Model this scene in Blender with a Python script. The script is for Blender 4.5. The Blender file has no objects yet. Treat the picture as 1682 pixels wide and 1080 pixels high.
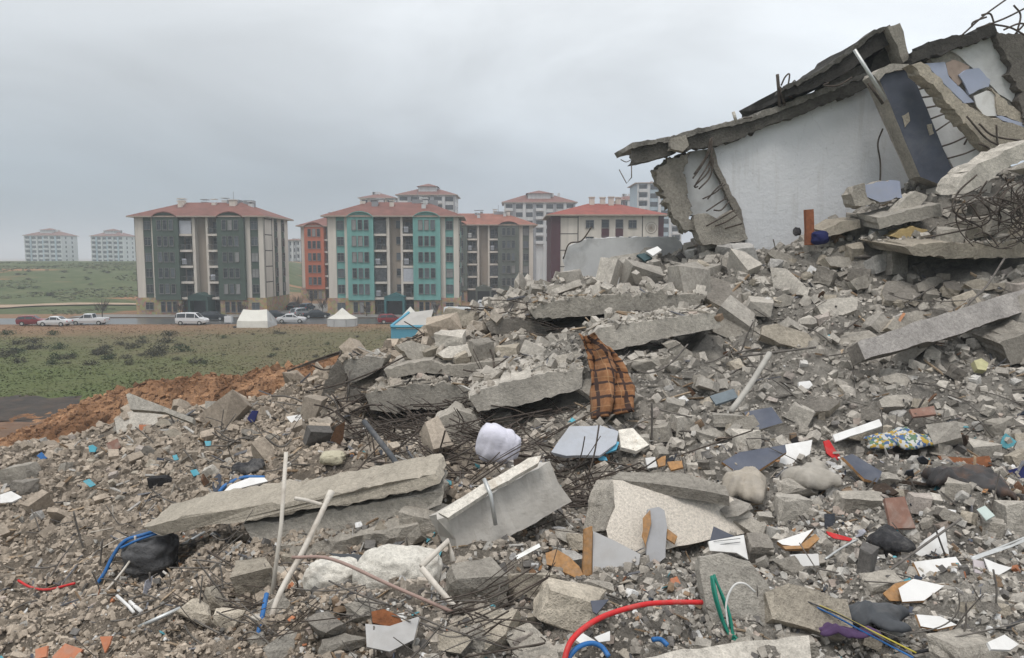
import bpy, bmesh, math, random
import numpy as np
from mathutils import Vector, Matrix

# ------------------------------------------------------------------ camera, sky, sun, exposure
SC = bpy.context.scene
COL = SC.collection
R = math.radians
CAMZ = 10.4
PITCH = R(5.7)
FPX, CX, CY = 1201.0, 841.0, 540.0

cam = bpy.data.cameras.new('camera')
cam.sensor_width = 36.0
cam.lens = 36.0 * FPX / 1682.0
cam.clip_start = 0.05
cam.clip_end = 12000
cam_o = bpy.data.objects.new('camera', cam)
COL.objects.link(cam_o)
cam_o.location = (0, 0, CAMZ)
cam_o.rotation_euler = (math.pi / 2 - PITCH, 0, 0)
SC.camera = cam_o

SUN_EL, SUN_AZ = R(64), R(208)          # azimuth measured clockwise from +Y (the view direction)
sun_dir = Vector((math.sin(SUN_AZ) * math.cos(SUN_EL), math.cos(SUN_AZ) * math.cos(SUN_EL), math.sin(SUN_EL)))
world = bpy.data.worlds.new('World')
SC.world = world
world.use_nodes = True
wn, wl = world.node_tree.nodes, world.node_tree.links
bg = wn['Background']
bg.inputs['Strength'].default_value = 0.1
sky = wn.new('ShaderNodeTexSky')
sky.sky_type = 'NISHITA'
sky.sun_disc = False
sky.sun_elevation = SUN_EL
sky.sun_rotation = SUN_AZ
sky.dust_density = 3.0
tc = wn.new('ShaderNodeTexCoord')
sep = wn.new('ShaderNodeSeparateXYZ'); wl.new(tc.outputs['Generated'], sep.inputs[0])
ramp = wn.new('ShaderNodeValToRGB')       # cloud deck: greyer at the horizon, brighter overhead
wl.new(sep.outputs['Z'], ramp.inputs[0])
e = ramp.color_ramp.elements
e[0].position = 0.0; e[0].color = (0.300, 0.352, 0.405, 1)
e[1].position = 1.0; e[1].color = (0.88, 0.89, 0.91, 1)
k = ramp.color_ramp.elements.new(0.10); k.color = (0.385, 0.438, 0.488, 1)
k = ramp.color_ramp.elements.new(0.20); k.color = (0.545, 0.583, 0.618, 1)
k = ramp.color_ramp.elements.new(0.30); k.color = (0.615, 0.645, 0.672, 1)
mp = wn.new('ShaderNodeMapping'); mp.inputs['Scale'].default_value = (1.0, 1.0, 2.4)
mp.inputs['Location'].default_value = (0.35, 0.2, 0.1)
wl.new(tc.outputs['Generated'], mp.inputs[0])
nz = wn.new('ShaderNodeTexNoise'); nz.inputs['Scale'].default_value = 2.1
nz.inputs['Detail'].default_value = 7; nz.inputs['Roughness'].default_value = 0.52
nz.inputs['Distortion'].default_value = 0.5
wl.new(mp.outputs[0], nz.inputs['Vector'])
mr = wn.new('ShaderNodeMapRange')
mr.inputs['From Min'].default_value = 0.3; mr.inputs['From Max'].default_value = 0.7
mr.inputs['To Min'].default_value = 8.7; mr.inputs['To Max'].default_value = 12.5
wl.new(nz.outputs['Fac'], mr.inputs['Value'])
# the cloud is thinner, so brighter, towards one side of the sky
dotn = wn.new('ShaderNodeVectorMath'); dotn.operation = 'DOT_PRODUCT'
dotn.inputs[1].default_value = Vector((0.80, 0.42, 0.42)).normalized()
wl.new(tc.outputs['Generated'], dotn.inputs[0])
mr2 = wn.new('ShaderNodeMapRange'); mr2.interpolation_type = 'SMOOTHSTEP'
mr2.inputs['From Min'].default_value = 0.1; mr2.inputs['From Max'].default_value = 1.0
mr2.inputs['To Min'].default_value = 0.95; mr2.inputs['To Max'].default_value = 1.50
wl.new(dotn.outputs['Value'], mr2.inputs['Value'])
mul = wn.new('ShaderNodeMath'); mul.operation = 'MULTIPLY'
wl.new(mr.outputs[0], mul.inputs[0]); wl.new(mr2.outputs[0], mul.inputs[1])
vm = wn.new('ShaderNodeVectorMath'); vm.operation = 'SCALE'
wl.new(ramp.outputs[0], vm.inputs[0]); wl.new(mul.outputs[0], vm.inputs['Scale'])
mixs = wn.new('ShaderNodeMix'); mixs.data_type = 'RGBA'
mixs.inputs['Factor'].default_value = 0.97
wl.new(sky.outputs[0], mixs.inputs['A']); wl.new(vm.outputs[0], mixs.inputs['B'])
wl.new(mixs.outputs['Result'], bg.inputs['Color'])

sun = bpy.data.lights.new('sun', 'SUN')
sun.energy = 1.45
sun.angle = R(20)
sun.color = (1.0, 0.965, 0.92)
sun_o = bpy.data.objects.new('sun', sun)
COL.objects.link(sun_o)
sun_o.rotation_euler = (-sun_dir).to_track_quat('-Z', 'Y').to_euler()
SC.view_settings.view_transform = 'Standard'
SC.view_settings.look = 'None'
SC.view_settings.exposure = 0.14
SC.view_settings.gamma = 1.0
SC.render.engine = 'CYCLES'
SC.cycles.use_denoising = True
SC.cycles.max_bounces = 5
SC.cycles.diffuse_bounces = 1
SC.cycles.volume_bounces = 1
SC.cycles.glossy_bounces = 2
SC.cycles.transmission_bounces = 2
SC.cycles.caustics_reflective = False
SC.cycles.caustics_refractive = False

rng = np.random.default_rng(7)
random.seed(7)

# ------------------------------------------------------------------ pixel <-> place
def ray(px, py):
    u, v = (px - CX) / FPX, (CY - py) / FPX
    c, s = math.cos(PITCH), math.sin(PITCH)
    return Vector((u, c + v * s, -s + v * c))

def at(px, py, Y):
    d = ray(px, py)
    t = Y / d.y
    return Vector((d.x * t, Y, CAMZ + d.z * t))

def mpp(Y):                       # metres for one photo pixel at distance Y
    return Y / FPX

# ------------------------------------------------------------------ tags and mesh helpers
def tag(o, label=None, cat=None, group=None, kind=None):
    if label: o['label'] = label
    if cat: o['category'] = cat
    if group: o['group'] = group
    if kind: o['kind'] = kind
    elif cat: o['kind'] = 'thing'
    return o

def link(o, parent=None):
    COL.objects.link(o)
    if parent is not None: o.parent = parent
    return o

def empty(name, loc=(0, 0, 0), rz=0.0):
    o = bpy.data.objects.new(name, None)
    o.empty_display_size = 0.2
    link(o)
    o.location = loc
    o.rotation_euler = (0, 0, rz)
    return o

def mesh_obj(name, verts, faces, mat, parent=None, mis=None, smooth=False):
    me = bpy.data.meshes.new(name)
    me.from_pydata([tuple(v) for v in verts], [], faces)
    mats = mat if isinstance(mat, (list, tuple)) else [mat]
    for m in mats: me.materials.append(m)
    if mis: me.polygons.foreach_set('material_index', mis)
    if smooth: me.polygons.foreach_set('use_smooth', [True] * len(me.polygons))
    me.update()
    o = bpy.data.objects.new(name, me)
    return link(o, parent)

class MB:
    def __init__(self): self.v, self.f, self.m = [], [], []
    def box(self, x0, x1, y0, y1, z0, z1, mi=0):
        n = len(self.v)
        self.v += [(x0, y0, z0), (x1, y0, z0), (x1, y1, z0), (x0, y1, z0), (x0, y0, z1), (x1, y0, z1), (x1, y1, z1), (x0, y1, z1)]
        self.f += [(n, n+3, n+2, n+1), (n+4, n+5, n+6, n+7), (n, n+1, n+5, n+4), (n+1, n+2, n+6, n+5), (n+2, n+3, n+7, n+6), (n+3, n, n+4, n+7)]
        self.m += [mi] * 6
        return self
    def prism(self, pts, ext, mi=0):          # polygon (3-D points, seen side first) pushed along ext
        n = len(self.v); k = len(pts)
        self.v += [tuple(p) for p in pts] + [tuple(Vector(p) + Vector(ext)) for p in pts]
        self.f.append(tuple(range(n, n + k)))
        self.f.append(tuple(range(n + 2 * k - 1, n + k - 1, -1)))
        for i in range(k):
            j = (i + 1) % k
            self.f.append((n + i, n + k + i, n + k + j, n + j))
        self.m += [mi] * (k + 2)
        return self
    def poly(self, pts, mi=0):
        n = len(self.v)
        self.v += [tuple(p) for p in pts]
        self.f.append(tuple(range(n, n + len(pts)))); self.m.append(mi)
        return self
    def tube(self, pts, r, sides=6, mi=0):
        v, f = tube_geo(pts, r, sides)
        n = len(self.v)
        self.v += v
        self.f += [tuple(i + n for i in q) for q in f]; self.m += [mi] * len(f)
        return self
    def build(self, name, mat, parent=None, smooth=False):
        return mesh_obj(name, self.v, self.f, mat, parent, self.m, smooth)

def catmull(pts, n=6):
    P = [Vector(p) for p in pts]
    if len(P) < 3: return P
    P = [P[0] * 2 - P[1]] + P + [P[-1] * 2 - P[-2]]
    out = []
    for i in range(1, len(P) - 2):
        for k in range(n):
            t = k / n
            a, b, c, d = P[i-1], P[i], P[i+1], P[i+2]
            out.append(0.5 * ((2*b) + (c - a)*t + (2*a - 5*b + 4*c - d)*t*t + (3*b - a - 3*c + d)*t**3))
    out.append(P[-2])
    return out

def tube_geo(pts, r, sides=6):
    P = [Vector(p) for p in pts]
    n = len(P)
    v, f = [], []
    up = None
    for i in range(n):
        t = (P[min(i+1, n-1)] - P[max(i-1, 0)])
        if t.length < 1e-9: t = Vector((0, 0, 1))
        t.normalize()
        if up is None:
            up = t.orthogonal().normalized()
        else:
            up = up - t * up.dot(t)
            up = up.normalized() if up.length > 1e-6 else t.orthogonal().normalized()
        w = t.cross(up)
        rr = r[i] if isinstance(r, (list, tuple)) else r
        for k in range(sides):
            a = 2 * math.pi * k / sides
            v.append(tuple(P[i] + (up * math.cos(a) + w * math.sin(a)) * rr))
    for i in range(n - 1):
        for k in range(sides):
            a, b = i * sides + k, i * sides + (k + 1) % sides
            f.append((a, b, b + sides, a + sides))
    f.append(tuple(range(sides - 1, -1, -1)))
    f.append(tuple(range((n - 1) * sides, n * sides)))
    return v, f

# ------------------------------------------------------------------ materials
MATS = {}
def base_mat(name):
    m = bpy.data.materials.new(name); m.use_nodes = True
    nt = m.node_tree
    return m, nt.nodes, nt.links, nt.nodes['Principled BSDF']

def mixc(n, l, fac, a, b, blend='MIX'):
    x = n.new('ShaderNodeMix'); x.data_type = 'RGBA'; x.blend_type = blend
    for key, val in (('Factor', fac), ('A', a), ('B', b)):
        if isinstance(val, (tuple, list)): x.inputs[key].default_value = (*val, 1)
        elif isinstance(val, (int, float)): x.inputs[key].default_value = val
        else: l.new(val, x.inputs[key])
    return x.outputs['Result']

def noise(n, l, scale, detail=4, rough=0.55, vec=None, dist=0.0):
    x = n.new('ShaderNodeTexNoise')
    x.inputs['Scale'].default_value = scale; x.inputs['Detail'].default_value = detail
    x.inputs['Roughness'].default_value = rough; x.inputs['Distortion'].default_value = dist
    if vec is not None: l.new(vec, x.inputs['Vector'])
    return x.outputs['Fac']

def rampf(n, l, fac, lo, hi, a=0.0, b=1.0):
    x = n.new('ShaderNodeMapRange')
    x.inputs['From Min'].default_value = lo; x.inputs['From Max'].default_value = hi
    x.inputs['To Min'].default_value = a; x.inputs['To Max'].default_value = b
    l.new(fac, x.inputs['Value'])
    return x.outputs[0]

def bumpn(n, l, p, height, dist, strength=1.0, prev=None):
    b = n.new('ShaderNodeBump')
    b.inputs['Distance'].default_value = dist; b.inputs['Strength'].default_value = strength
    l.new(height, b.inputs['Height'])
    if prev is not None: l.new(prev, b.inputs['Normal'])
    if p is not None: l.new(b.outputs[0], p.inputs['Normal'])
    return b.outputs[0]

def pos(n):
    return n.new('ShaderNodeNewGeometry').outputs['Position']

def concrete(name, col, dark=0.55, light=1.25, scale=1.0, bump=0.02, stain=None, attr=False, vary=0.22):
    if name in MATS: return MATS[name]
    m, n, l, p = base_mat(name)
    P = pos(n)
    if attr:
        a = n.new('ShaderNodeVertexColor'); a.layer_name = 'col'
        c0 = a.outputs['Color']
    else:
        oi = n.new('ShaderNodeObjectInfo')
        v = rampf(n, l, oi.outputs['Random'], 0, 1, 1 - vary, 1 + vary)
        sc = n.new('ShaderNodeVectorMath'); sc.operation = 'SCALE'
        sc.inputs[0].default_value = col
        l.new(v, sc.inputs['Scale'])
        c0 = sc.outputs[0]
    f1 = noise(n, l, 2.2 * scale, 6, 0.6, P)
    f2 = noise(n, l, 17 * scale, 5, 0.65, P)
    f3 = noise(n, l, 70 * scale, 2, 0.5, P)
    m1 = n.new('ShaderNodeMath'); m1.operation = 'MULTIPLY'
    l.new(rampf(n, l, f1, 0.3, 0.7, dark + 0.2, light - 0.05), m1.inputs[0])
    l.new(rampf(n, l, f2, 0.28, 0.72, 0.72, 1.25), m1.inputs[1])
    m2 = n.new('ShaderNodeMath'); m2.operation = 'MULTIPLY'
    l.new(m1.outputs[0], m2.inputs[0]); l.new(rampf(n, l, f3, 0.3, 0.7, 0.85, 1.15), m2.inputs[1])
    sc2 = n.new('ShaderNodeVectorMath'); sc2.operation = 'SCALE'
    l.new(c0, sc2.inputs[0]); l.new(m2.outputs[0], sc2.inputs['Scale'])
    out = sc2.outputs[0]
    if stain:
        f4 = noise(n, l, 1.3 * scale, 5, 0.7, P, 0.6)
        out = mixc(n, l, rampf(n, l, f4, 0.55, 0.68, 0, 0.75), out, stain)
    l.new(out, p.inputs['Base Color'])
    p.inputs['Roughness'].default_value = 0.92
    p.inputs['Specular IOR Level'].default_value = 0.25
    b1 = bumpn(n, l, None, f2, bump)
    bumpn(n, l, p, f3, bump * 0.35, 1.0, b1)
    MATS[name] = m
    return m

def plain(name, col, rough=0.6, metal=0.0, var=0.12, scale=6.0, bump=0.0, spec=0.4, dirt=None, dirt_amt=0.5, trans=0.0):
    if name in MATS: return MATS[name]
    m, n, l, p = base_mat(name)
    P = pos(n)
    f = noise(n, l, scale, 5, 0.6, P)
    c = mixc(n, l, rampf(n, l, f, 0.3, 0.7), tuple(x * (1 - var) for x in col), tuple(min(1, x * (1 + var)) for x in col))
    if dirt:
        f2 = noise(n, l, scale * 0.6, 6, 0.68, P, 0.4)
        c = mixc(n, l, rampf(n, l, f2, 0.48, 0.72, 0, dirt_amt), c, dirt)
    l.new(c, p.inputs['Base Color'])
    p.inputs['Roughness'].default_value = rough
    p.inputs['Metallic'].default_value = metal
    p.inputs['Specular IOR Level'].default_value = spec
    if bump: bumpn(n, l, p, noise(n, l, scale * 4, 4, 0.6, P), bump)
    MATS[name] = m
    return m

def facade(name, col, rough=0.85):       # painted render, faint streaks and mottling
    if name in MATS: return MATS[name]
    m, n, l, p = base_mat(name)
    P = pos(n)
    mpn = n.new('ShaderNodeMapping'); mpn.inputs['Scale'].default_value = (1.4, 1.4, 0.12)
    l.new(P, mpn.inputs[0])
    f = noise(n, l, 1.0, 5, 0.6, mpn.outputs[0])
    f2 = noise(n, l, 0.5, 5, 0.6, P)
    c = mixc(n, l, rampf(n, l, f, 0.3, 0.75), tuple(x * 0.82 for x in col), tuple(min(1, x * 1.08) for x in col))
    c = mixc(n, l, rampf(n, l, f2, 0.4, 0.8, 0, 0.25), c, tuple(x * 0.7 for x in col))
    l.new(c, p.inputs['Base Color']); p.inputs['Roughness'].default_value = rough
    MATS[name] = m
    return m

CONC = concrete('broken_concrete', (0.377, 0.345, 0.298), bump=0.03)
CONC_L = concrete('pale_concrete', (0.480, 0.444, 0.389), bump=0.025)
CONC_D = concrete('dark_concrete', (0.230, 0.209, 0.182), bump=0.035)
CONC_DD = concrete('stained_and_shade_concrete', (0.055, 0.051, 0.046), dark=.45, light=1.6, bump=0.04)  # dark stained slabs, and the shade colour of the gap backing
CONC_T = concrete('tan_concrete', (0.441, 0.390, 0.317), bump=0.03)
CONC_W = concrete('cream_plaster', (0.66, 0.62, 0.55), dark=0.75, light=1.12, bump=0.008, stain=(0.44, 0.36, 0.27))
CHUNK = concrete('rubble', (0.35, 0.34, 0.31), attr=True, bump=0.012, dark=0.6)
DUSTY = concrete('rubble_ground', (0.255, 0.235, 0.205), dark=0.45, light=1.3, scale=2.0, bump=0.05)
def wall_plaster():
    m, n, l, p = base_mat('grey_white_plaster')
    P = pos(n)
    f = noise(n, l, 1.1, 6, .65, P); f2 = noise(n, l, 7, 5, .7, P)
    mp_ = n.new('ShaderNodeMapping'); mp_.inputs['Scale'].default_value = (2.2, 1, .22); mp_.inputs['Rotation'].default_value = (0, R(-22), 0); l.new(P, mp_.inputs[0])
    f3 = noise(n, l, 2.2, 5, .6, mp_.outputs[0], .3)
    c = mixc(n, l, rampf(n, l, f, .3, .7), (.70, .71, .73), (.76, .765, .78))
    c = mixc(n, l, rampf(n, l, f3, .57, .78, 0, .5), c, (.50, .485, .46))
    c = mixc(n, l, rampf(n, l, f2, .64, .74, 0, .5), c, (.48, .465, .44))
    v = n.new('ShaderNodeTexVoronoi'); v.feature = 'DISTANCE_TO_EDGE'; v.inputs['Scale'].default_value = .55
    wv = n.new('ShaderNodeVectorMath'); wv.operation = 'ADD'; l.new(P, wv.inputs[0])
    nn = n.new('ShaderNodeTexNoise'); nn.inputs['Scale'].default_value = 2.5; nn.inputs['Detail'].default_value = 4; l.new(P, nn.inputs['Vector'])
    l.new(nn.outputs['Color'], wv.inputs[1]); l.new(wv.outputs[0], v.inputs['Vector'])
    c = mixc(n, l, rampf(n, l, v.outputs['Distance'], .001, .005, .22, 0), c, (.25, .24, .23))
    l.new(c, p.inputs['Base Color']); p.inputs['Roughness'].default_value = .92; p.inputs['Specular IOR Level'].default_value = .2
    bumpn(n, l, p, f2, .02)
    return m
PLASTER = wall_plaster()
PLASTER_S = plain('wall_stub_plaster', (0.64, 0.64, 0.635), 0.9, var=0.08, scale=2.0, dirt=(0.33, 0.32, 0.30), dirt_amt=0.6, spec=0.2)
LAVENDER = plain('lavender_plaster', (0.40, 0.44, 0.56), 0.9, var=0.08, scale=2, dirt=(0.45, 0.44, 0.44), dirt_amt=0.5, spec=0.2)
SLATE = plain('slate_paint', (0.085, 0.095, 0.125), 0.75, var=0.2, scale=2.5, dirt=(0.22, 0.22, 0.23), dirt_amt=0.35)
REBAR = plain('rusty_rebar', (0.075, 0.058, 0.047), 0.8, 0.1, var=0.5, scale=5, dirt=(0.17, 0.15, 0.13), dirt_amt=0.7)
REBAR_G = plain('dusty_rebar', (0.15, 0.135, 0.12), 0.85, 0.1, var=0.4, scale=8)
WHITE = plain('white_laminate', (0.76, 0.75, 0.73), 0.55, var=0.05, scale=3, dirt=(0.45, 0.42, 0.37), dirt_amt=0.5)
PVC = plain('pvc_pipe', (0.64, 0.59, 0.52), 0.55, var=0.12, scale=7, dirt=(0.36, 0.30, 0.24), dirt_amt=0.8)
CHIP = plain('chipboard', (0.40, 0.22, 0.095), 0.85, var=0.25, scale=25, dirt=(0.30, 0.25, 0.2), dirt_amt=0.5)
TERRA = plain('terracotta', (0.52, 0.20, 0.105), 0.8, var=0.15, scale=9, dirt=(0.42, 0.33, 0.27), dirt_amt=0.5)
BRICKB = plain('dusty_brick', (0.25, 0.14, 0.105), 0.88, var=0.2, scale=9, dirt=(0.36, 0.31, 0.27), dirt_amt=0.7)
RED = plain('red_plastic', (0.60, 0.02, 0.022), 0.5, var=0.1, scale=12, dirt=(0.40, 0.16, 0.13), dirt_amt=0.6)
BLUE = plain('blue_plastic', (0.02, 0.135, 0.38), 0.5, var=0.15, scale=12, dirt=(0.15, 0.22, 0.32), dirt_amt=0.6)
CYAN = plain('cyan_plastic', (0.10, 0.42, 0.53), 0.55, var=0.12, dirt=(0.4, 0.42, 0.4), dirt_amt=0.5)
NAVY = plain('navy_fabric', (0.015, 0.02, 0.09), 0.9, var=0.2)
BLACKF = plain('black_fabric', (0.035, 0.035, 0.038), 0.9, var=0.4, scale=9, bump=0.015, dirt=(0.20, 0.19, 0.18), dirt_amt=0.8)
DARKF = plain('charcoal_sheet', (0.06, 0.065, 0.072), 0.7, var=0.3, scale=5, dirt=(0.24, 0.23, 0.22), dirt_amt=0.6)
GREEN_W = plain('green_cable', (0.012, 0.20, 0.14), 0.5)
YELLOW = plain('yellow_cable', (0.48, 0.40, 0.05), 0.5)
PURPLE = plain('purple_cloth', (0.09, 0.05, 0.12), 0.85, var=0.3)
FOAM = plain('yellow_foam', (0.52, 0.39, 0.19), 0.95, var=0.15, scale=8, bump=0.02)
METAL = plain('galvanised_steel', (0.56, 0.57, 0.56), 0.45, 0.6, var=0.1, dirt=(0.3, 0.28, 0.25), dirt_amt=0.5)
RUST = plain('rust', (0.20, 0.075, 0.03), 0.9, var=0.4, scale=12, bump=0.01)
FABRIC_W = plain('white_sack', (0.66, 0.65, 0.73), 0.9, var=0.08, scale=4, bump=0.01, dirt=(0.4, 0.39, 0.4), dirt_amt=0.4)
GLASSD = plain('window_glass', (0.035, 0.042, 0.05), 0.18, var=0.5, scale=0.35, spec=0.5)
GLASS2 = plain('lighter_glass', (0.10, 0.115, 0.13), 0.15, var=0.4, scale=0.35, spec=0.5)  # lighter base colour for some of the panes
NETS = plain('net_curtain', (0.26, 0.255, 0.25), 0.5, var=0.2, scale=1)
COPPER = plain('orange_wood', (0.62, 0.30, 0.16), 0.8)

# ------------------------------------------------------------------ shape of the heap (height over the plan)
CTRL_PX = [
 (0,1080,6.0),(420,1080,5.3),(841,1080,5.0),(1260,1080,4.8),(1682,1080,4.8),
 (0,950,9.5),(200,950,8.4),(420,950,7.2),(841,950,6.5),(1260,950,6.3),(1682,950,6.1),
 (0,850,13),(150,850,11.8),(300,850,10.5),(600,850,8.6),(841,850,8.2),(1260,850,7.9),(1682,850,7.6),
 (0,790,17.2),(0,760,19.5),(200,760,16.5),(400,760,12.6),(600,760,10.8),(841,760,10.3),(1260,760,10.0),(1682,760,9.8),
 (0,748,21),(60,738,21.3),(110,722,21.5),(180,698,22),(250,690,22),(330,672,22),(400,664,21.5),(450,655,21),(500,650,20),(540,618,19.2),(580,594,18.5),(640,590,18.7),(668,572,18.8),(700,548,19),(760,526,19.5),
 (800,505,19.8),(830,490,20),(880,474,20.4),(930,458,20.6),(1000,446,20.6),(1060,432,20.6),(1120,420,20.5),(1200,403,20),(1300,398,19.5),(1350,385,19.3),(1400,358,19),(1450,335,18.8),(1500,312,18.5),(1540,300,18.2),(1600,310,17.9),(1682,300,17.6),
 (350,720,15.5),(500,700,14.0),(500,660,17.0),(560,720,13.6),(640,735,12.3),(720,735,12.2),(841,690,13.8),(900,660,13.6),(770,690,14.2),(841,740,11.4),(1000,680,12),(1260,680,11.8),(1450,680,11.5),(1682,680,11.3),
 (560,640,16.4),(600,604,15.7),(690,598,15.5),(760,596,15.2),(600,690,15.0),(690,668,15.1),(900,600,14.2),(1100,600,14),(1260,600,13.8),(1450,600,13.2),(1682,600,12.6),
 (700,562,18),(841,540,17),(1000,540,15.8),(1200,540,15.5),(1400,540,14.8),(1682,540,14.0),
 (880,490,19.0),(1000,480,18),(1200,480,17),(1400,480,16.2),(1682,480,15.2),
 (1200,430,19),(1400,420,17.6),(1540,420,16.9),(1682,420,16.3),(1450,372,18.2),(1560,360,17.5),(1682,352,17.0),
]
CTRL_W = [  # behind the crest, beside and behind the camera
 (-28,40,-0.3),(-14,40,-0.3),(0,40,-0.3),(14,40,-0.3),(28,40,-0.3),(-34,30,-0.2),(-24,27,1.2),(-18,27,1.6),(-12,27,2.2),(-6,26,3.6),(0,26,5.0),(5,26.5,7.0),(10,27,8.0),(16,27,8.0),(22,26,7),
 (-28,32,-0.2),(-20,33,0),(-8,33,0),(2,33,0.4),(12,34,1.0),(22,34,1),(5,22.5,10.4),(9,22.5,10.9),(14,22,11.5),(18,21,12.0),(18,16,11.6),(17,12,9.6),(16,9,8.3),(15,5,7.6),(24,16,9),(24,8,6.5),(30,12,3),(30,24,3),(22,1,6.5),
 (-24,20,2.0),(-22,15,2.4),(-20,10,3.2),(-18,5,4.0),(-30,12,0.2),(-28,4,0.6),(-33,20,-0.2),(-14,3,5.0),(-14,8,4.9),
 (-8,1,6.2),(0,1,7.2),(8,1,7.4),(-8,-4,6),(0,-4,7),(8,-4,7.2),(-18,-4,3.5),(18,-4,6.8),(-30,-4,0.5),(30,-4,3),
]
cw = np.array([tuple(at(*c)) for c in CTRL_PX] + CTRL_W, dtype=float)
_d = np.hypot(cw[:, None, 0] - cw[None, :, 0], cw[:, None, 1] - cw[None, :, 1])
_A = np.zeros((len(cw) + 1,) * 2)
_A[:-1, :-1] = -_d - np.eye(len(cw)) * -0.02
_A[:-1, -1] = _A[-1, :-1] = 1
_w = np.linalg.solve(_A, np.append(cw[:, 2], 0))

def H0(x, y):
    x = np.asarray(x, float); y = np.asarray(y, float)
    sh = x.shape
    x = x.ravel(); y = y.ravel()
    out = np.empty(len(x))
    for i in range(0, len(x), 40000):
        d = np.hypot(x[i:i+40000, None] - cw[None, :, 0], y[i:i+40000, None] - cw[None, :, 1])
        out[i:i+40000] = -d @ _w[:-1] + _w[-1]
    return out.reshape(sh)

_perm = rng.random((256, 256))
def vnoise(x, y):
    xi, yi = np.floor(x).astype(int), np.floor(y).astype(int)
    fx, fy = x - xi, y - yi
    fx = fx * fx * (3 - 2 * fx); fy = fy * fy * (3 - 2 * fy)
    g = lambda a, b: _perm[a & 255, b & 255]
    return (g(xi, yi) * (1-fx) + g(xi+1, yi) * fx) * (1-fy) + (g(xi, yi+1) * (1-fx) + g(xi+1, yi+1) * fx) * fy - 0.5
def fbm(x, y, f0, octaves, gain=0.5):
    s, a = 0, 1.0
    for _ in range(octaves):
        s = s + a * vnoise(x * f0 + 13.7 * _, y * f0 + 7.1 * _); f0 *= 2.03; a *= gain
    return s
def edge_fade(x, y):
    return np.clip((y + 6) / 4, 0, 1)
def H(x, y):
    x = np.asarray(x, float); y = np.asarray(y, float)
    return H0(x, y) + 0.40 * fbm(x, y, 0.9, 5, 0.62)

def hit(px, py, n=500):                    # where the line of sight through a photo pixel meets the heap
    d = ray(px, py)
    Y = np.geomspace(2.5, 36, n)
    t = Y / d.y
    g = H(d.x * t, Y) - (CAMZ + d.z * t)
    i = np.argmax(g > 0)
    if not g[i] > 0: return None
    if i > 0:
        a = g[i-1] / (g[i-1] - g[i])
        Yh = Y[i-1] + (Y[i] - Y[i-1]) * a
    else: Yh = Y[0]
    return at(px, py, float(Yh))

def hz(px, py, default=12.0):
    h = hit(px, py)
    return h.y if h is not None else default

def foreach_mesh(name, V, F, mat, col=None, parent=None, smooth=False):
    me = bpy.data.meshes.new(name)
    me.vertices.add(len(V)); me.vertices.foreach_set('co', np.ascontiguousarray(V, np.float32).ravel())
    k = F.shape[1]
    me.loops.add(F.size); me.loops.foreach_set('vertex_index', np.ascontiguousarray(F, np.int32).ravel())
    me.polygons.add(len(F)); me.polygons.foreach_set('loop_start', np.arange(0, F.size, k, dtype=np.int32))
    me.polygons.foreach_set('loop_total', np.full(len(F), k, np.int32))
    me.materials.append(mat)
    if col is not None:
        a = me.color_attributes.new('col', 'FLOAT_COLOR', 'POINT')
        c = np.ones((len(V), 4), np.float32); c[:, :3] = col
        a.data.foreach_set('color', c.ravel())
    me.polygons.foreach_set('use_smooth', np.full(len(F), smooth))
    me.update(calc_edges=True)
    o = bpy.data.objects.new(name, me)
    return link(o, parent)

# the sheet of the heap itself, finer near the camera
NY, NX = 330, 420
yy = np.concatenate([np.linspace(-4, 2, 12, endpoint=False), np.geomspace(2.0, 39, NY - 12)])
tt = np.linspace(-1, 1, NX)
TX = tt[None, :] * (0.95 * np.maximum(yy, 0)[:, None] * 0.85 + 9.5)
TX = np.clip(TX, -33.5, 29.5)
TX = np.where(np.abs(TX) >= 29.5, TX + 0, TX)
TY = np.repeat(yy[:, None], NX, 1)
TZ = H(TX, TY)
TZ = TZ + 0.05 * fbm(TX, TY, 7.0, 3, 0.6)
V = np.stack([TX, TY, TZ], -1).reshape(-1, 3)
ii = (np.arange(NY - 1)[:, None] * NX + np.arange(NX - 1)[None, :]).ravel()
F = np.stack([ii, ii + 1, ii + NX + 1, ii + NX], -1)
def zone_colour(x, y, z=None):
    """soil and dust tint of the debris: earthy on the low side, grey mortar dust on the high side"""
    s = np.clip((x + 0.10 * y + 1.0) / 3.5 + 0.9 * fbm(x, y, 0.35, 3), 0, 1)[:, None]
    earth = np.array([0.362, 0.304, 0.243]); grey = np.array([0.405, 0.374, 0.330])
    return earth * (1 - s) + grey * s
tc_ = zone_colour(V[:, 0], V[:, 1]) * 1.0 * (0.92 + 0.5 * fbm(V[:, 0], V[:, 1], 1.3, 4))[:, None]
GROUNDM = concrete('rubble_soil', (0.3, 0.3, 0.3), attr=True, dark=0.45, light=1.35, scale=2.4, bump=0.07)
tag(foreach_mesh('rubble_ground', V, F, GROUNDM, tc_, smooth=True), kind='structure')

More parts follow.
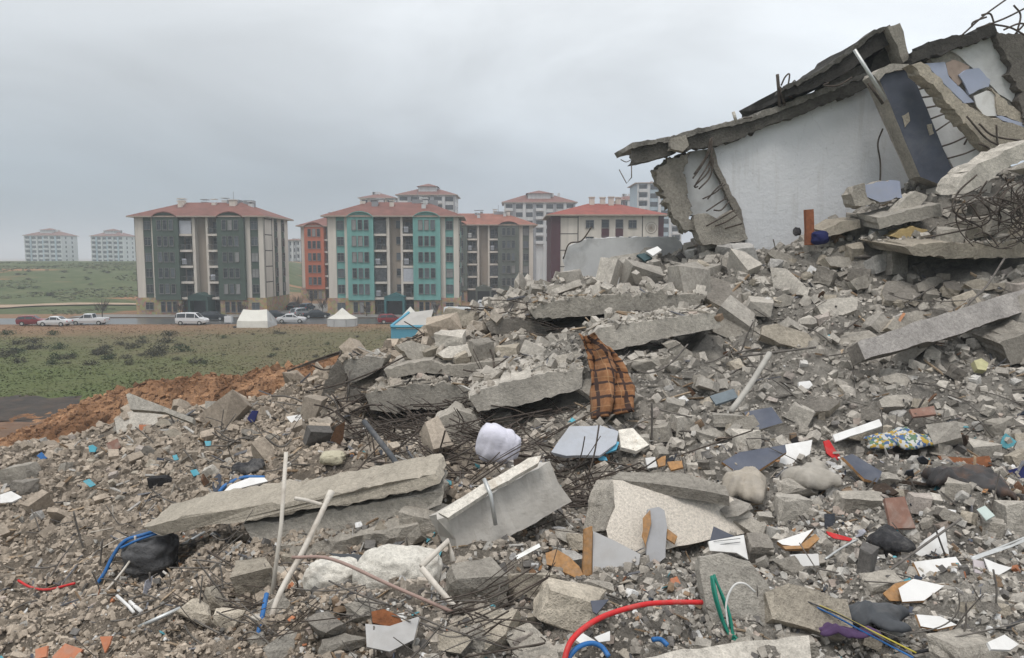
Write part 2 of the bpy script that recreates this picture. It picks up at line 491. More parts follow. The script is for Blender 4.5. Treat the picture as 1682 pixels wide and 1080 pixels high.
# ------------------------------------------------------------------ plain, hill, roads
def ground_mat():
    m, n, l, p = base_mat('field')
    P = pos(n)
    fa = noise(n, l, 0.05, 6, 0.6, P); fb = noise(n, l, 0.35, 6, 0.65, P); fc = noise(n, l, 2.0, 4, 0.7, P)
    sx = n.new('ShaderNodeSeparateXYZ'); l.new(P, sx.inputs[0])
    c = mixc(n, l, rampf(n, l, fb, 0.35, 0.65), (0.132, 0.124, 0.062), (0.162, 0.138, 0.082))
    # fresh green near the low left corner of the meadow
    gx = n.new('ShaderNodeMath'); gx.operation = 'MULTIPLY_ADD'
    gx.inputs[1].default_value = -0.9; l.new(sx.outputs['X'], gx.inputs[0]); 
    gy = n.new('ShaderNodeMath'); gy.operation = 'MULTIPLY'; gy.inputs[1].default_value = -1.0; l.new(sx.outputs['Y'], gy.inputs[0])
    l.new(gy.outputs[0], gx.inputs[2])
    gn = n.new('ShaderNodeMath'); gn.operation = 'MULTIPLY_ADD'; gn.inputs[1].default_value = 60; l.new(fa, gn.inputs[0]); l.new(gx.outputs[0], gn.inputs[2])
    c = mixc(n, l, rampf(n, l, gn.outputs[0], -18, 14, 0, 0.9), c, (0.088, 0.128, 0.038))
    c = mixc(n, l, rampf(n, l, fc, 0.5, 0.75, 0, 0.4), c, (0.07, 0.064, 0.036))
    # bare orange soil towards the road
    so = n.new('ShaderNodeMath'); so.operation = 'MULTIPLY_ADD'; so.inputs[1].default_value = 30; l.new(fa, so.inputs[0]); l.new(sx.outputs['Y'], so.inputs[2])
    so2 = n.new('ShaderNodeMath'); so2.operation = 'MULTIPLY_ADD'; so2.inputs[1].default_value = 14; l.new(fb, so2.inputs[0]); l.new(so.outputs[0], so2.inputs[2])
    sx2 = n.new('ShaderNodeMath'); sx2.operation = 'MULTIPLY_ADD'; sx2.inputs[1].default_value = -0.22; l.new(sx.outputs['X'], sx2.inputs[0]); l.new(so2.outputs[0], sx2.inputs[2])
    c = mixc(n, l, rampf(n, l, sx2.outputs[0], 124, 140, 0, 0.85), c, (0.26, 0.155, 0.095))
    l.new(c, p.inputs['Base Color']); p.inputs['Roughness'].default_value = 0.95
    p.inputs['Specular IOR Level'].default_value = 0.15
    bumpn(n, l, p, fc, 0.25)
    return m
GM = ground_mat()
tag(MB().poly([(-5000, -300, 0), (5000, -300, 0), (5000, 7000, 0), (-5000, 7000, 0)]).build('ground', GM), kind='structure')

def sheet(name, pts, z, mat):
    return tag(MB().poly([(x, y, z) for x, y in pts]).build(name, mat), kind='structure')

ASPH = plain('wet_asphalt', (0.085, 0.088, 0.09), 0.28, var=0.25, scale=0.5, dirt=(0.16, 0.13, 0.10), dirt_amt=0.5)
PAVE = plain('grey_paving', (0.21, 0.20, 0.185), 0.8, var=0.2, scale=0.7)
DIRT = plain('pale_dirt_track', (0.36, 0.27, 0.19), 0.95, var=0.2, scale=0.4)
BURNT = plain('black_soil', (0.042, 0.034, 0.028), 0.9, var=0.5, scale=0.7, bump=0.06, dirt=(0.115, 0.07, 0.042), dirt_amt=0.8)
BROWN = plain('brown_soil', (0.145, 0.088, 0.055), 0.95, var=0.4, scale=0.5, bump=0.08, dirt=(0.26, 0.13, 0.075), dirt_amt=0.7)
sheet('road', [(-160, 110), (-46, 111.5), (30, 113), (90, 113), (90, 121), (30, 121.5), (-46, 122.5), (-160, 121)], 0.008, ASPH)
sheet('pavement', [(-75, 123), (60, 122), (60, 129), (-75, 129)], 0.12, PAVE)
sheet('parking_ground', [(-39, 129.2), (-36.5, 129.2), (-30.5, 160), (-60, 160)], 0.012, PAVE)
def blob(cx, cy, rx, ry, n=40, j=0.25, seed=1):
    rr = random.Random(seed)
    return [(cx + rx * math.cos(a) * (1 + rr.uniform(-j, j)), cy + ry * math.sin(a) * (1 + rr.uniform(-j, j))) for a in [2*math.pi*i/n for i in range(n)]]
sheet('brown_soil_patch', blob(-33, 43.5, 13, 7.2, seed=3), 0.004, BROWN)
sheet('black_soil_patch', blob(-35.5, 49, 8.6, 4.6, seed=4), 0.009, BURNT)

# hill on the far side of the road
def hill_h(x, y):
    a = np.clip((y - 126) / 130, 0, 1); a = a * a * (3 - 2 * a)
    b = np.clip((-x - 58) / 40, 0, 1); b = b * b * (3 - 2 * b)
    c = 1 - np.clip((y - 330) / 220, 0, 1) * 0.6
    return 8.1 * a * b * c + 0.35 * fbm(x, y, 0.05, 4) * a * b - 0.03
hx, hy = np.meshgrid(np.linspace(-420, -50, 150), np.concatenate([np.linspace(124, 300, 120), np.linspace(310, 620, 40)]))
hzv = hill_h(hx, hy) + 0.16 * fbm(hx, hy, 0.4, 3)*np.clip((hy-130)/30,0,1)*np.clip((-hx-60)/20,0,1)
V = np.stack([hx, hy, hzv], -1).reshape(-1, 3)
ny, nx = hx.shape
ii = (np.arange(ny - 1)[:, None] * nx + np.arange(nx - 1)[None, :]).ravel()
def hill_mat():
    m, n, l, p = base_mat('hill_grass')
    P = pos(n)
    fa = noise(n, l, 0.035, 5, 0.6, P); fb = noise(n, l, 0.22, 6, 0.7, P)
    c = mixc(n, l, rampf(n, l, fb, 0.35, 0.68), (0.062, 0.085, 0.034), (0.125, 0.135, 0.07))
    mpn = n.new('ShaderNodeMapping'); mpn.inputs['Scale'].default_value = (0.022, 0.06, 0.05); l.new(P, mpn.inputs[0])
    fo = noise(n, l, 1.0, 4, 0.55, mpn.outputs[0])
    c = mixc(n, l, rampf(n, l, fo, 0.585, 0.66, 0, 0.9), c, (0.31, 0.165, 0.095))
    l.new(c, p.inputs['Base Color']); p.inputs['Roughness'].default_value = 0.95
    p.inputs['Specular IOR Level'].default_value = 0.1
    return m
tag(foreach_mesh('hill', V, np.stack([ii, ii + 1, ii + nx + 1, ii + nx], -1), hill_mat(), smooth=True), kind='structure')
# dirt track that climbs the hill foot
def ribbon(name, pts, w, mat, hf, lift):
    C = catmull([(x, y, 0) for x, y in pts], 8)
    mb = MB(); L, Rr = [], []
    for i, p in enumerate(C):
        t = (C[min(i+1, len(C)-1)] - C[max(i-1, 0)]).normalized(); nrm = Vector((-t.y, t.x, 0))
        for lst, s in ((L, 1), (Rr, -1)):
            q = p + nrm * (w[min(i * len(w) // len(C), len(w)-1)] * s * 0.5)
            lst.append((q.x, q.y, float(hf(np.array([q.x]), np.array([q.y]))[0]) + lift))
    for i in range(len(C) - 1): mb.poly([Rr[i], Rr[i+1], L[i+1], L[i]])
    return tag(mb.build(name, mat), kind='structure')
hf2 = lambda x, y: np.maximum(hill_h(x, y), 0) + 0.16 * fbm(x, y, 0.4, 3)*np.clip((y-130)/30,0,1)*np.clip((-x-60)/20,0,1)
ribbon('dirt_track', [(-60, 152), (-75, 151), (-90, 148), (-103, 141), (-108, 133), (-106, 124), (-112, 118)], [2.5, 3, 4, 6, 8, 10, 12], DIRT, hf2, 0.25)

# ------------------------------------------------------------------ orange earth bank between the meadow and the heap
bank_px = [(-60, 760), (20, 740), (60, 712), (85, 690), (110, 672), (150, 655), (200, 640), (250, 626), (300, 621), (330, 618), (380, 620), (430, 606), (480, 598), (530, 595), (600, 590), (680, 600), (760, 640)]
bk = [at(px, py, 44.0) for px, py in bank_px]
bxs, bzs = np.array([b.x for b in bk]), np.maximum(np.array([b.z for b in bk]), 0)
gx, gy = np.meshgrid(np.linspace(-33, -3, 300), np.linspace(36.5, 51, 110))
def bank_h(x, y):
    cy = 44 + 0.9 * fbm(x, y * 0, 0.25, 3)
    s = np.where(y < cy, np.clip(1 - (cy - y) / 6.5, 0, 1), np.clip(1 - (y - cy) / 6.0, 0, 1))
    s = s * s * (3 - 2 * s)
    h = np.interp(x, bxs, bzs)
    return s * h * (1 + 0.0 * x) + np.minimum(s * 3, 1) * (0.28 * fbm(x, y, 1.1, 5, 0.6)) - 0.05
V = np.stack([gx, gy, bank_h(gx, gy)], -1).reshape(-1, 3)
ny, nx = gx.shape
ii = (np.arange(ny - 1)[:, None] * nx + np.arange(nx - 1)[None, :]).ravel()
SOIL = concrete('orange_soil', (0.30, 0.125, 0.055), attr=True, dark=0.45, light=1.35, scale=1.0, bump=0.08)
def soilcol(x, y):
    f = np.clip(0.5 + 1.6 * fbm(x, y, 0.6, 4), 0, 1)[:, None]
    return np.array([0.235, 0.118, 0.056]) * (1 - f) + np.array([0.43, 0.24, 0.13]) * f
tag(foreach_mesh('earth_bank', V, np.stack([ii, ii + 1, ii + nx + 1, ii + nx], -1), SOIL, soilcol(V[:, 0], V[:, 1])), kind='structure')

# ------------------------------------------------------------------ haze: even, pale, rainy air
def haze():
    m = bpy.data.materials.new('haze'); m.use_nodes = True
    n, l = m.node_tree.nodes, m.node_tree.links
    n.clear()
    o = n.new('ShaderNodeOutputMaterial'); v = n.new('ShaderNodeVolumePrincipled')
    v.inputs['Density'].default_value = 0.0009
    v.inputs['Color'].default_value = (0.84, 0.90, 0.97, 1)
    v.inputs['Anisotropy'].default_value = 0.1
    l.new(v.outputs[0], o.inputs['Volume'])
    h = MB().box(-5100, 5100, -400, 7100, -1.5, 62).build('haze', m)
    tag(h, 'pale damp haze in the air', kind='stuff')
haze()

# ------------------------------------------------------------------ buildings
CREAM = facade('cream_render', (0.68, 0.62, 0.55)); BEIGE = facade('beige_render', (0.40, 0.33, 0.27))
GREENF = facade('dark_green_render', (0.075, 0.105, 0.085)); TEAL = facade('teal_render', (0.17, 0.385, 0.355))
ORANGEF = facade('orange_render', (0.52, 0.145, 0.075)); GREYF = facade('grey_green_render', (0.125, 0.14, 0.12))
MAROON = facade('maroon_render', (0.085, 0.028, 0.038)); BWHITE = facade('white_render', (0.62, 0.63, 0.63))
PALEB = facade('pale_blue_render', (0.42, 0.52, 0.58)); GREYB = facade('grey_render', (0.30, 0.31, 0.33))
DARKLINE = plain('dark_joint', (0.06, 0.05, 0.045), 0.8)
FRAMEM = plain('window_frame', (0.20, 0.19, 0.185), 0.5)
RAIL = plain('railing', (0.16, 0.16, 0.16), 0.5)
CURT = plain('pale_curtain', (0.45, 0.46, 0.50), 0.9)
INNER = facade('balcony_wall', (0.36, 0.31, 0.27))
def stone_mat():
    m, n, l, p = base_mat('stone_cladding')
    v = n.new('ShaderNodeTexVoronoi'); v.inputs['Scale'].default_value = 2.2
    l.new(pos(n), v.inputs['Vector'])
    c = mixc(n, l, 0.35, (0.36, 0.265, 0.165), v.outputs['Color'], 'SOFT_LIGHT')
    l.new(c, p.inputs['Base Color']); p.inputs['Roughness'].default_value = 0.9
    return m
STONE = stone_mat()
def roof_mat(name, col):
    m, n, l, p = base_mat(name)
    P = pos(n)
    f = noise(n, l, 0.6, 6, 0.65, P)
    c = mixc(n, l, rampf(n, l, f, 0.3, 0.7), tuple(x * 0.7 for x in col), tuple(x * 1.25 for x in col))
    w = n.new('ShaderNodeTexWave'); w.inputs['Scale'].default_value = 1.6; w.bands_direction = 'Z'
    l.new(P, w.inputs['Vector'])
    c = mixc(n, l, rampf(n, l, w.outputs['Fac'], 0, 1, 0, 0.3), c, tuple(x * 0.5 for x in col))
    l.new(c, p.inputs['Base Color']); p.inputs['Roughness'].default_value = 0.85
    bumpn(n, l, p, w.outputs['Fac'], 0.05)
    return m
ROOF = roof_mat('red_roof_tiles', (0.205, 0.088, 0.07)); ROOF2 = roof_mat('orange_roof_tiles', (0.28, 0.112, 0.078))

MESHC = {}
def shared(key, make):
    if key not in MESHC: MESHC[key] = make()
    return MESHC[key]
def mesh_of(mb, mat):
    me = bpy.data.meshes.new('piece'); me.from_pydata(mb.v, [], mb.f)
    for m in (mat if isinstance(mat, (list, tuple)) else [mat]): me.materials.append(m)
    me.polygons.foreach_set('material_index', mb.m); me.update()
    return me
def frame_mesh(w, h, mull, mat, rail=True, t=0.065):
    mb = MB()
    mb.box(0, t, -0.12, 0, 0, h); mb.box(w - t, w, -0.12, 0, 0, h)
    mb.box(t, w - t, -0.12, 0, 0, t); mb.box(t, w - t, -0.12, 0, h - t, h)
    for k in range(1, mull): mb.box(w * k / mull - t / 2, w * k / mull + t / 2, -0.10, 0, t, h - t)
    if rail: mb.box(t, w - t, -0.09, 0, h * 0.68, h * 0.68 + t * 0.7)
    mb.box(-0.04, w + 0.04, -0.16, 0, -0.06, 0)
    return mesh_of(mb, mat)
def pane_mesh(w, h, mat):
    return mesh_of(MB().box(0.06, w - 0.06, -0.045, -0.004, 0.06, h - 0.06), mat)
WR = random.Random(21)
def window(parent, x, y, z, w, h, mull=1, rot=0.0, glass=None, frame=None, name='window'):
    u_ = WR.random()
    g = glass or (GLASSD if u_ < .68 else GLASS2 if u_ < .87 else NETS); fm = frame or FRAMEM
    f = bpy.data.objects.new(name, shared(('f', w, h, mull, fm.name), lambda: frame_mesh(w, h, mull, fm)))
    link(f, parent); f.location = (x, y, z); f.rotation_euler = (0, 0, rot)
    p = bpy.data.objects.new('pane', shared(('p', w, h, g.name), lambda: pane_mesh(w, h, g)))
    link(p, f)
    return f

def hip_roof(W, D, z, rise, over, mat, parent, th=0.22, frac=0.95):
    x0, x1, y0, y1 = -over, W + over, -over, D + over
    ins = (y1 - y0) / 2 * frac
    a, b = (x0 + ins, (y0 + y1) / 2, z + rise), (x1 - ins, (y0 + y1) / 2, z + rise)
    if a[0] > b[0]: a = b = ((x0 + x1) / 2, (y0 + y1) / 2, z + rise)
    mb = MB()
    lo = [(x0, y0, z), (x1, y0, z), (x1, y1, z), (x0, y1, z)]
    up = [(p[0], p[1], z + th) for p in lo]
    mb.poly(lo[::-1], 1)
    for i in range(4): mb.poly([lo[i], lo[(i+1) % 4], up[(i+1) % 4], up[i]], 1)
    if a == b:
        for i in range(4): mb.poly([up[i], up[(i+1) % 4], a])
    else:
        mb.poly([up[0], up[1], b, a]); mb.poly([up[1], up[2], b]); mb.poly([up[2], up[3], a, b]); mb.poly([up[3], up[0], a])
    return mb.build('roof', [mat, BEIGE], parent), (a, b)

FL0, FLH, NFL = 3.0, 2.8, 5
EAVE = FL0 + FLH * NFL + 0.2

def apartment(label, corner_px, D, right_corner, bay, seed, rz=0.0, roofm=None, entrance=None, recess_win=False, glazed=(), lw=0.0, base_z=0.0):
    rr = random.Random(seed)
    W, DEP = 23.0, 13.0
    p = at(corner_px, 420, D)
    x0 = p.x - W * math.cos(rz) if right_corner else p.x
    y0 = D - (W * math.sin(rz) if right_corner else 0)
    root = empty('apartment_building', (x0, y0, base_z), rz)
    tag(root, label, 'building', 'six storey apartment blocks with red roofs')
    top = EAVE
    # solid walls by bay of the plan
    for a, b in (((0, 1.5), (2.95, 3.55)) if not lw else ((lw, 3.55),)) + ((19.75, 20.6), (22.05, W)):
        MB().box(a, b, 0, DEP, FL0, top).build('wall', CREAM, root)
    for a, b in ((1.5, 2.95), (20.6, 22.05))[1 if lw else 0:]:
        MB().box(a, b, 0.12, DEP, FL0, top).build('wall_strip', bay, root)
    for a, b in ((3.55, 8.1), (15.0, 19.75)):
        w = MB().box(a, b, -0.75, DEP, FL0 - 0.35, top - 0.15)
        m = (a + b) / 2
        arc = [(a, -0.752, top - 0.15)] + [(a + (b - a) * (0.5 - 0.5 * math.cos(math.pi * t / 10)), -0.752, top - 0.15 + 1.05 * math.sin(math.pi * t / 10) ** 1.3) for t in range(11)][1:-1] + [(b, -0.752, top - 0.15)]
        bo = w.prism(arc, (0, 3.4, 0)).build('bay', bay, root)
        # tiled hood over the gable
        hood = MB()
        for i in range(len(arc) - 1):
            q0, q1 = Vector(arc[i]), Vector(arc[i + 1])
            n0 = Vector((0, -0.35, 0.06)); n1 = Vector((0, 3.6, 0.06))
            hood.poly([q0 + n0, q1 + n0, q1 + n1, q0 + n1]); hood.poly([q0 + n0 - Vector((0,0,.14)), q1 + n0- Vector((0,0,.14)), q1 + n0, q0 + n0])
        hood.build('gable_hood', [ROOF if bay is not TEAL else bay], bo)
        for fl in range(NFL):
            z = FL0 + fl * FLH + 0.75
            for i in range(3):
                window(root, m - 1.47 + i * 1.07, -0.752, z, 0.8, 1.75, 1)
        MB().box(a + 0.02, b - 0.02, -0.45, 0.3, 0, FL0 - 0.35).build('stone_panel', STONE, root)
        for i in range(3):
            window(root, m - 1.47 + i * 1.07, -0.452, 0.45, 0.8, 1.9, 1)
    for a in (1.5, 20.6)[1 if lw else 0:]:
        for fl in range(NFL):
            window(root, a + 0.12, 0.118, FL0 + fl * FLH + 0.85, 1.2, 1.5, 2)
    MB().box(lw - 0.25, 3.54, -0.25, 0.5, 0, FL0 - 0.02).build('stone_panel', STONE, root)
    MB().box(19.76, W + 0.25, -0.25, DEP * 0.35, 0, FL0 - 0.02).build('stone_panel', STONE, root)
    if not lw: window(root, 1.5, -0.252, 0.9, 1.4, 1.3, 2)
    window(root, 20.6, -0.252, 0.9, 1.4, 1.3, 2)
    # balconies and stair recess
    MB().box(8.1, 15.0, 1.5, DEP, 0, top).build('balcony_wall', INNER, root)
    MB().box(10.3, 10.8, -0.1, 1.5, 0, top).build('pier', CREAM, root)
    MB().box(12.75, 13.15, -0.1, 1.5, 0, top).build('pier', CREAM, root)
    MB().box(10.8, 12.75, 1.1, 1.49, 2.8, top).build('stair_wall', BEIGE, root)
    if recess_win:
        for fl in range(NFL): window(root, 11.85, 1.098, FL0 + fl * FLH + 1.1, 0.85, 1.3, 1)
    for a, b in ((8.1, 10.3), (13.15, 15.0)):
        for fl in range(NFL):
            z = FL0 + fl * FLH
            s = MB().box(a, b, -0.35, 1.49, z - 0.28, z + 0.1).build('balcony_floor', CREAM, root)
            gl = (fl + (0 if a < 10 else 10)) in glazed
            if gl:
                MB().box(a + 0.05, b - 0.05, -0.3, -0.2, z + 0.12, z + 2.4).build('balcony_blind', CURT if rr.random() < 0.6 else DARKF, root)
            else:
                rl = MB()
                rl.box(a, b, -0.33, -0.27, z + 1.0, z + 1.06)
                for k in range(9): rl.box(a + (b - a) * k / 8.01, a + (b - a) * k / 8.01 + 0.035, -0.32, -0.28, z + 0.1, z + 1.0)
                rl.build('railing', RAIL, root)
            window(root, a + 0.25, 1.498, z + 0.12, 0.9, 2.1, 1); window(root, a + 1.2, 1.498, z + 0.8, 0.6, 1.4, 1)
            if rr.random() < 0.3:
                MB().box(a + 0.2, a + 1.0, -0.18, -0.12, z + 0.35, z + 1.35).build('laundry', [CURT, DARKF, WHITE][rr.randrange(3)], root)
        window(root, a + 0.2, 1.498, 0.4, 1.5, 2.0, 2)
    ent = entrance or bay
    e = MB().box(10.0, 13.5, -2.2, 1.0, 2.6, 3.3).box(10.0, 10.35, -2.2, 1.0, 0, 2.6).box(13.15, 13.5, -2.2, 1.0, 0, 2.6)
    e.prism([(9.9, -2.25, 3.3), (13.6, -2.25, 3.3), (11.75, -2.25, 4.0)], (0, 3.0, 0)).build('entrance_porch', ent, root)
    MB().box(10.36, 13.14, -0.6, -0.5, 0, 2.58).build('glass_door', GLASSD, root)
    # flank to the right: panel joints and two dark window strips
    fl_ = MB()
    for zz in range(1, NFL + 1): fl_.box(W + 0.002, W + 0.03, 0.5, 4.2, FL0 + zz * FLH - 0.1, FL0 + zz * FLH + 0.06)
    for yv in (0.5, 4.2): fl_.box(W + 0.002, W + 0.04, yv - 0.09, yv + 0.09, FL0, top)
    fl_.build('panel_joint', DARKLINE, root)
    for a, b in ((5.4, 6.9), (9.2, 10.7)):
        MB().box(W - 0.2, W + 0.05, a, b, FL0, top).build('flank_strip', bay, root)
        for fl in range(NFL): window(root, W + 0.052, a + 0.15, FL0 + fl * FLH + 0.8, 1.2, 1.6, 1, rot=math.pi / 2)
    for a, b in ((lw - 0.03, lw + 0.02), (W - 0.02, W + 0.03)):
        MB().box(a, b, -0.03, 0.05, FL0, top).build('corner_joint', DARKLINE, root)
    MB().box(lw + 0.05, W - 0.05, 2.0, DEP - 0.05, 0, FL0 - 0.01).build('ground_storey', STONE, root)
    roof, (ra, rb) = hip_roof(W - lw, DEP, top, 3.05, 0.95, roofm or ROOF, root)
    roof.location.x = lw
    for i in range(7):
        cx, cy = rr.uniform(4, W - 4), rr.uniform(DEP * 0.25, DEP * 0.6)
        s = rr.uniform(0.3, 0.55)
        zb = top + 3.0 * min(1, (min(cy, DEP - cy, cx, W - cx) + 0.9) / 7.5) - 0.3
        MB().box(cx - s, cx + s, cy - s, cy + s, zb, zb + rr.uniform(0.7, 1.3)).box(cx - s - .12, cx + s + .12, cy - s - .12, cy + s + .12, zb + 1.3, zb + 1.42).build('chimney', rr.choice([CREAM, BWHITE, GREYB]), roof)
    if seed % 2 == 0:
        c = W * 0.62
        MB().box(c, c + 2.2, DEP * .45, DEP * .6, top + 2.5, top + 3.5).box(c + 3, c + 4.6, DEP * .45, DEP * .6, top + 2.3, top + 3.4).tube([(c + 1, DEP * .5, top + 3.4), (c + 1, DEP * .5, top + 5)], 0.05).build('roof_tank', GREYB, roof)
    return root

apartment('dark green and cream apartment block with red roof, white ridge tent in front', 434, 130, True, GREENF, 2, R(-1.5), glazed=(4,), entrance=plain('porch_green', (0.035, 0.07, 0.062), 0.6))
apartment('teal and cream apartment block with red roof in the middle of the row', 754, 130, True, TEAL, 4, R(2.0), recess_win=True, glazed=(1, 11, 4), entrance=plain('porch_teal', (0.04, 0.14, 0.15), 0.6))
apartment('orange apartment block half hidden behind the teal block', 477, 172, False, ORANGEF, 5, R(0), lw=2.6)
apartment('grey green apartment block with orange roof behind the teal block', 876, 166, True, GREYF, 6, R(2.0), ROOF2, glazed=(11,))

# cream block with maroon corners, seen from its end
def cream_block():
    D = 126.0
    W, DEP = 19.2, 15.0
    x0 = at(905, 420, D).x
    root = empty('apartment_building', (x0, D, 0), R(0))
    tag(root, 'cream apartment block with maroon corners and round emblem behind the heap', 'building', 'six storey apartment blocks with red roofs')
    top = EAVE
    MB().box(1.6, W - 0.9, 0, DEP, 0, top).build('wall', CREAM, root)
    MB().box(0, 1.6, -0.15, DEP, 0, top).build('corner_pier', MAROON, root)
    MB().box(W - 0.9, W, -0.15, DEP, 0, top).build('corner_pier', MAROON, root)
    j = MB()
    for xx in (4.6, 15.6): j.box(xx - 0.08, xx + 0.08, -0.03, 0.02, 0, top)
    for fl in range(6): j.box(1.62, 4.5, -0.025, 0.02, FL0 + fl * FLH - 0.08, FL0 + fl * FLH + 0.06)
    j.build('panel_joint', DARKLINE, root)
    for fl in range(NFL):
        z = FL0 + fl * FLH
        window(root, 5.9, -0.002, z + 0.95, 1.4, 1.35, 2); window(root, 13.2, -0.002, z + 0.95, 1.4, 1.35, 2)
        for xx in (8.6, 11.0):
            window(root, xx, -0.002, z + 1.0, 1.3, 1.4, 1)
            MB().box(xx, xx + 1.3, -0.1, 0, z - 0.9, z + 0.88).build('spandrel', MAROON, root)
    # round emblem: two rings and a small star of strokes
    em = MB()
    c = Vector((17.1, -0.03, top - 2.0))
    for r_, t_ in ((0.95, 0.1), (0.6, 0.07)):
        em.tube([c + Vector((math.cos(a) * r_, 0, math.sin(a) * r_)) for a in [2 * math.pi * i / 24 for i in range(25)]], t_ * 0.5, 4)
    for a in range(6):
        an = math.pi * a / 6
        em.tube([c - Vector((math.cos(an), 0, math.sin(an))) * 0.5, c + Vector((math.cos(an), 0, math.sin(an))) * 0.5], 0.045, 4)
    em.build('round_emblem', plain('emblem_brown', (.30, .24, .19), .8), root)
    roof, _ = hip_roof(W, DEP, top, 2.6, 0.9, roof_mat('fresh_red_tiles', (0.29, 0.075, 0.055)), root)
    for cx, cy in ((7.2, 6.5), (9.2, 7.0), (10.6, 6.0), (12.0, 7)):
        MB().box(cx, cx + 0.9, cy, cy + 0.9, top + 1.8, top + 3.6).box(cx - .12, cx + 1.02, cy - .12, cy + 1.02, top + 3.6, top + 3.75).build('chimney', CREAM, roof)
cream_block()

# far tower blocks
def tower(label, pxl, pxr, D, py_eave, floors, scheme, seed, base_z=0.0, rise=2.6, roofm=None, rz=0.0, depth=14.0, attic=True, fh=2.9):
    rr = random.Random(seed)
    a, b = at(pxl, 420, D), at(pxr, 420, D)
    W = b.x - a.x
    top = CAMZ + (420 - py_eave) / FPX * D
    root = empty('tower_block', (a.x, D, base_z), rz)
    tag(root, label, 'building', 'far tower blocks')
    top -= base_z
    wall, acc = scheme
    MB().box(0, W, 0, depth, 0, top).build('wall', wall, root)
    ncol = max(4, int(W / 3.4))
    cw_ = W / ncol
    for c in range(ncol + 1):
        x = c * cw_
        MB().box(max(0, x - 0.45), min(W, x + 0.45), -0.5, 0, 0, top).build('pilaster', acc if c % 2 else BWHITE, root)
    f0 = max(0, int(top / fh) - floors)
    nf = int(top / fh)
    for c in range(ncol):
        bal = (c % 3 == 0)
        for fl in range(f0, nf):
            z = top - (nf - fl) * fh
            if z < 0: continue
            if bal:
                MB_ = shared(('tb', round(cw_, 2)), lambda: mesh_of(MB().box(0.5, cw_ - 0.5, -1.3, 0, -0.1, 0.12).box(0.5, cw_ - 0.5, -1.3, -1.2, 0.12, 0.95), BWHITE))
                o = bpy.data.objects.new('balcony', MB_); link(o, root); o.location = (c * cw_, 0, z)
            w = round(cw_ - 1.3, 2)
            g = bpy.data.objects.new('window', shared(('tw', w), lambda: mesh_of(MB().box(0, w, -0.08, -0.004, 0, 1.6), GLASSD)))
            link(g, root); g.location = (c * cw_ + 0.65, 0, z + 0.8)
    for fl in range(f0, nf):
        z = top - (nf - fl) * fh
        if z >= 0:
            for yv in (depth * 0.2, depth * 0.6):
                for xs, rt in ((W + 0.002, math.pi / 2),):
                    g = bpy.data.objects.new('window', shared(('tws', 1), lambda: mesh_of(MB().box(0, 1.5, -0.08, 0, 0, 1.5), GLASSD)))
                    link(g, root); g.location = (xs, yv, z + 0.8); g.rotation_euler = (0, 0, rt)
    roof, (ra, rb) = hip_roof(W, depth, top, rise, 0.9, roofm or ROOF, root)
    if attic:
        c = W * 0.5
        MB().box(c - W * .16, c + W * .16, depth * .2, depth * .7, top + rise * 0.35, top + rise * 1.05).build('attic', wall, roof)
        mb = MB(); z = top + rise * 1.05
        xs, ys = (c - W * .19, c + W * .19), (depth * .16, depth * .74)
        mb.poly([(xs[0], ys[0], z), (xs[1], ys[0], z), (c, depth * .45, z + 1.4)]); mb.poly([(xs[1], ys[0], z), (xs[1], ys[1], z), (c, depth * .45, z + 1.4)])
        mb.poly([(xs[1], ys[1], z), (xs[0], ys[1], z), (c, depth * .45, z + 1.4)]); mb.poly([(xs[0], ys[1], z), (xs[0], ys[0], z), (c, depth * .45, z + 1.4)])
        mb.build('attic_roof', roofm or ROOF, roof)
    for i in range(4):
        cx = rr.uniform(W * .2, W * .8)
        MB().box(cx, cx + 0.9, depth * .35, depth * .35 + .9, top + rise * .5, top + rise * 1.15).build('chimney', BWHITE, roof)
    return root
tower('pale blue tower block beyond the hill, farthest from the row', 42, 103, 470, 387, 9, (BWHITE, PALEB), 1, 2.0, depth=17, rise=3.5)
tower('white tower block with reddish attic beyond the hill beside the green block', 151, 204, 470, 388, 9, (BWHITE, PALEB), 2, 2.0, depth=17, rise=3.5)
tower('white tower with red roof rising behind the teal block', 655, 748, 262, 322, 6, (BWHITE, GREYB), 3, depth=16, rise=3.2)
tower('low roofed tower just behind the red roof of the teal block', 594, 650, 285, 327, 5, (BWHITE, BEIGE), 4, depth=14, attic=False, rise=2.5)
tower('white tower with red roof rising behind the grey green block', 828, 944, 265, 334, 5, (BWHITE, GREYB), 5, depth=16, rise=3.4)
tower('tall pale tower beside the tip of the leaning beam', 1045, 1118, 255, 303, 9, (PALEB, BWHITE), 6, depth=16, rise=1.2, attic=False)
tower('small red roofed tower behind the cream block', 1016, 1046, 300, 330, 5, (BWHITE, MAROON), 7, depth=14, attic=False)
tower('narrow pale tower seen between the green and orange blocks', 468, 494, 330, 395, 9, (BWHITE, GREYB), 8, depth=14, attic=False, rise=1.0)
for i, (a, b, ye, nm) in enumerate([(125, 140, 424, 'low distant house between the two towers'), (0, 22, 419, 'long low distant building at the horizon')]):
    pass

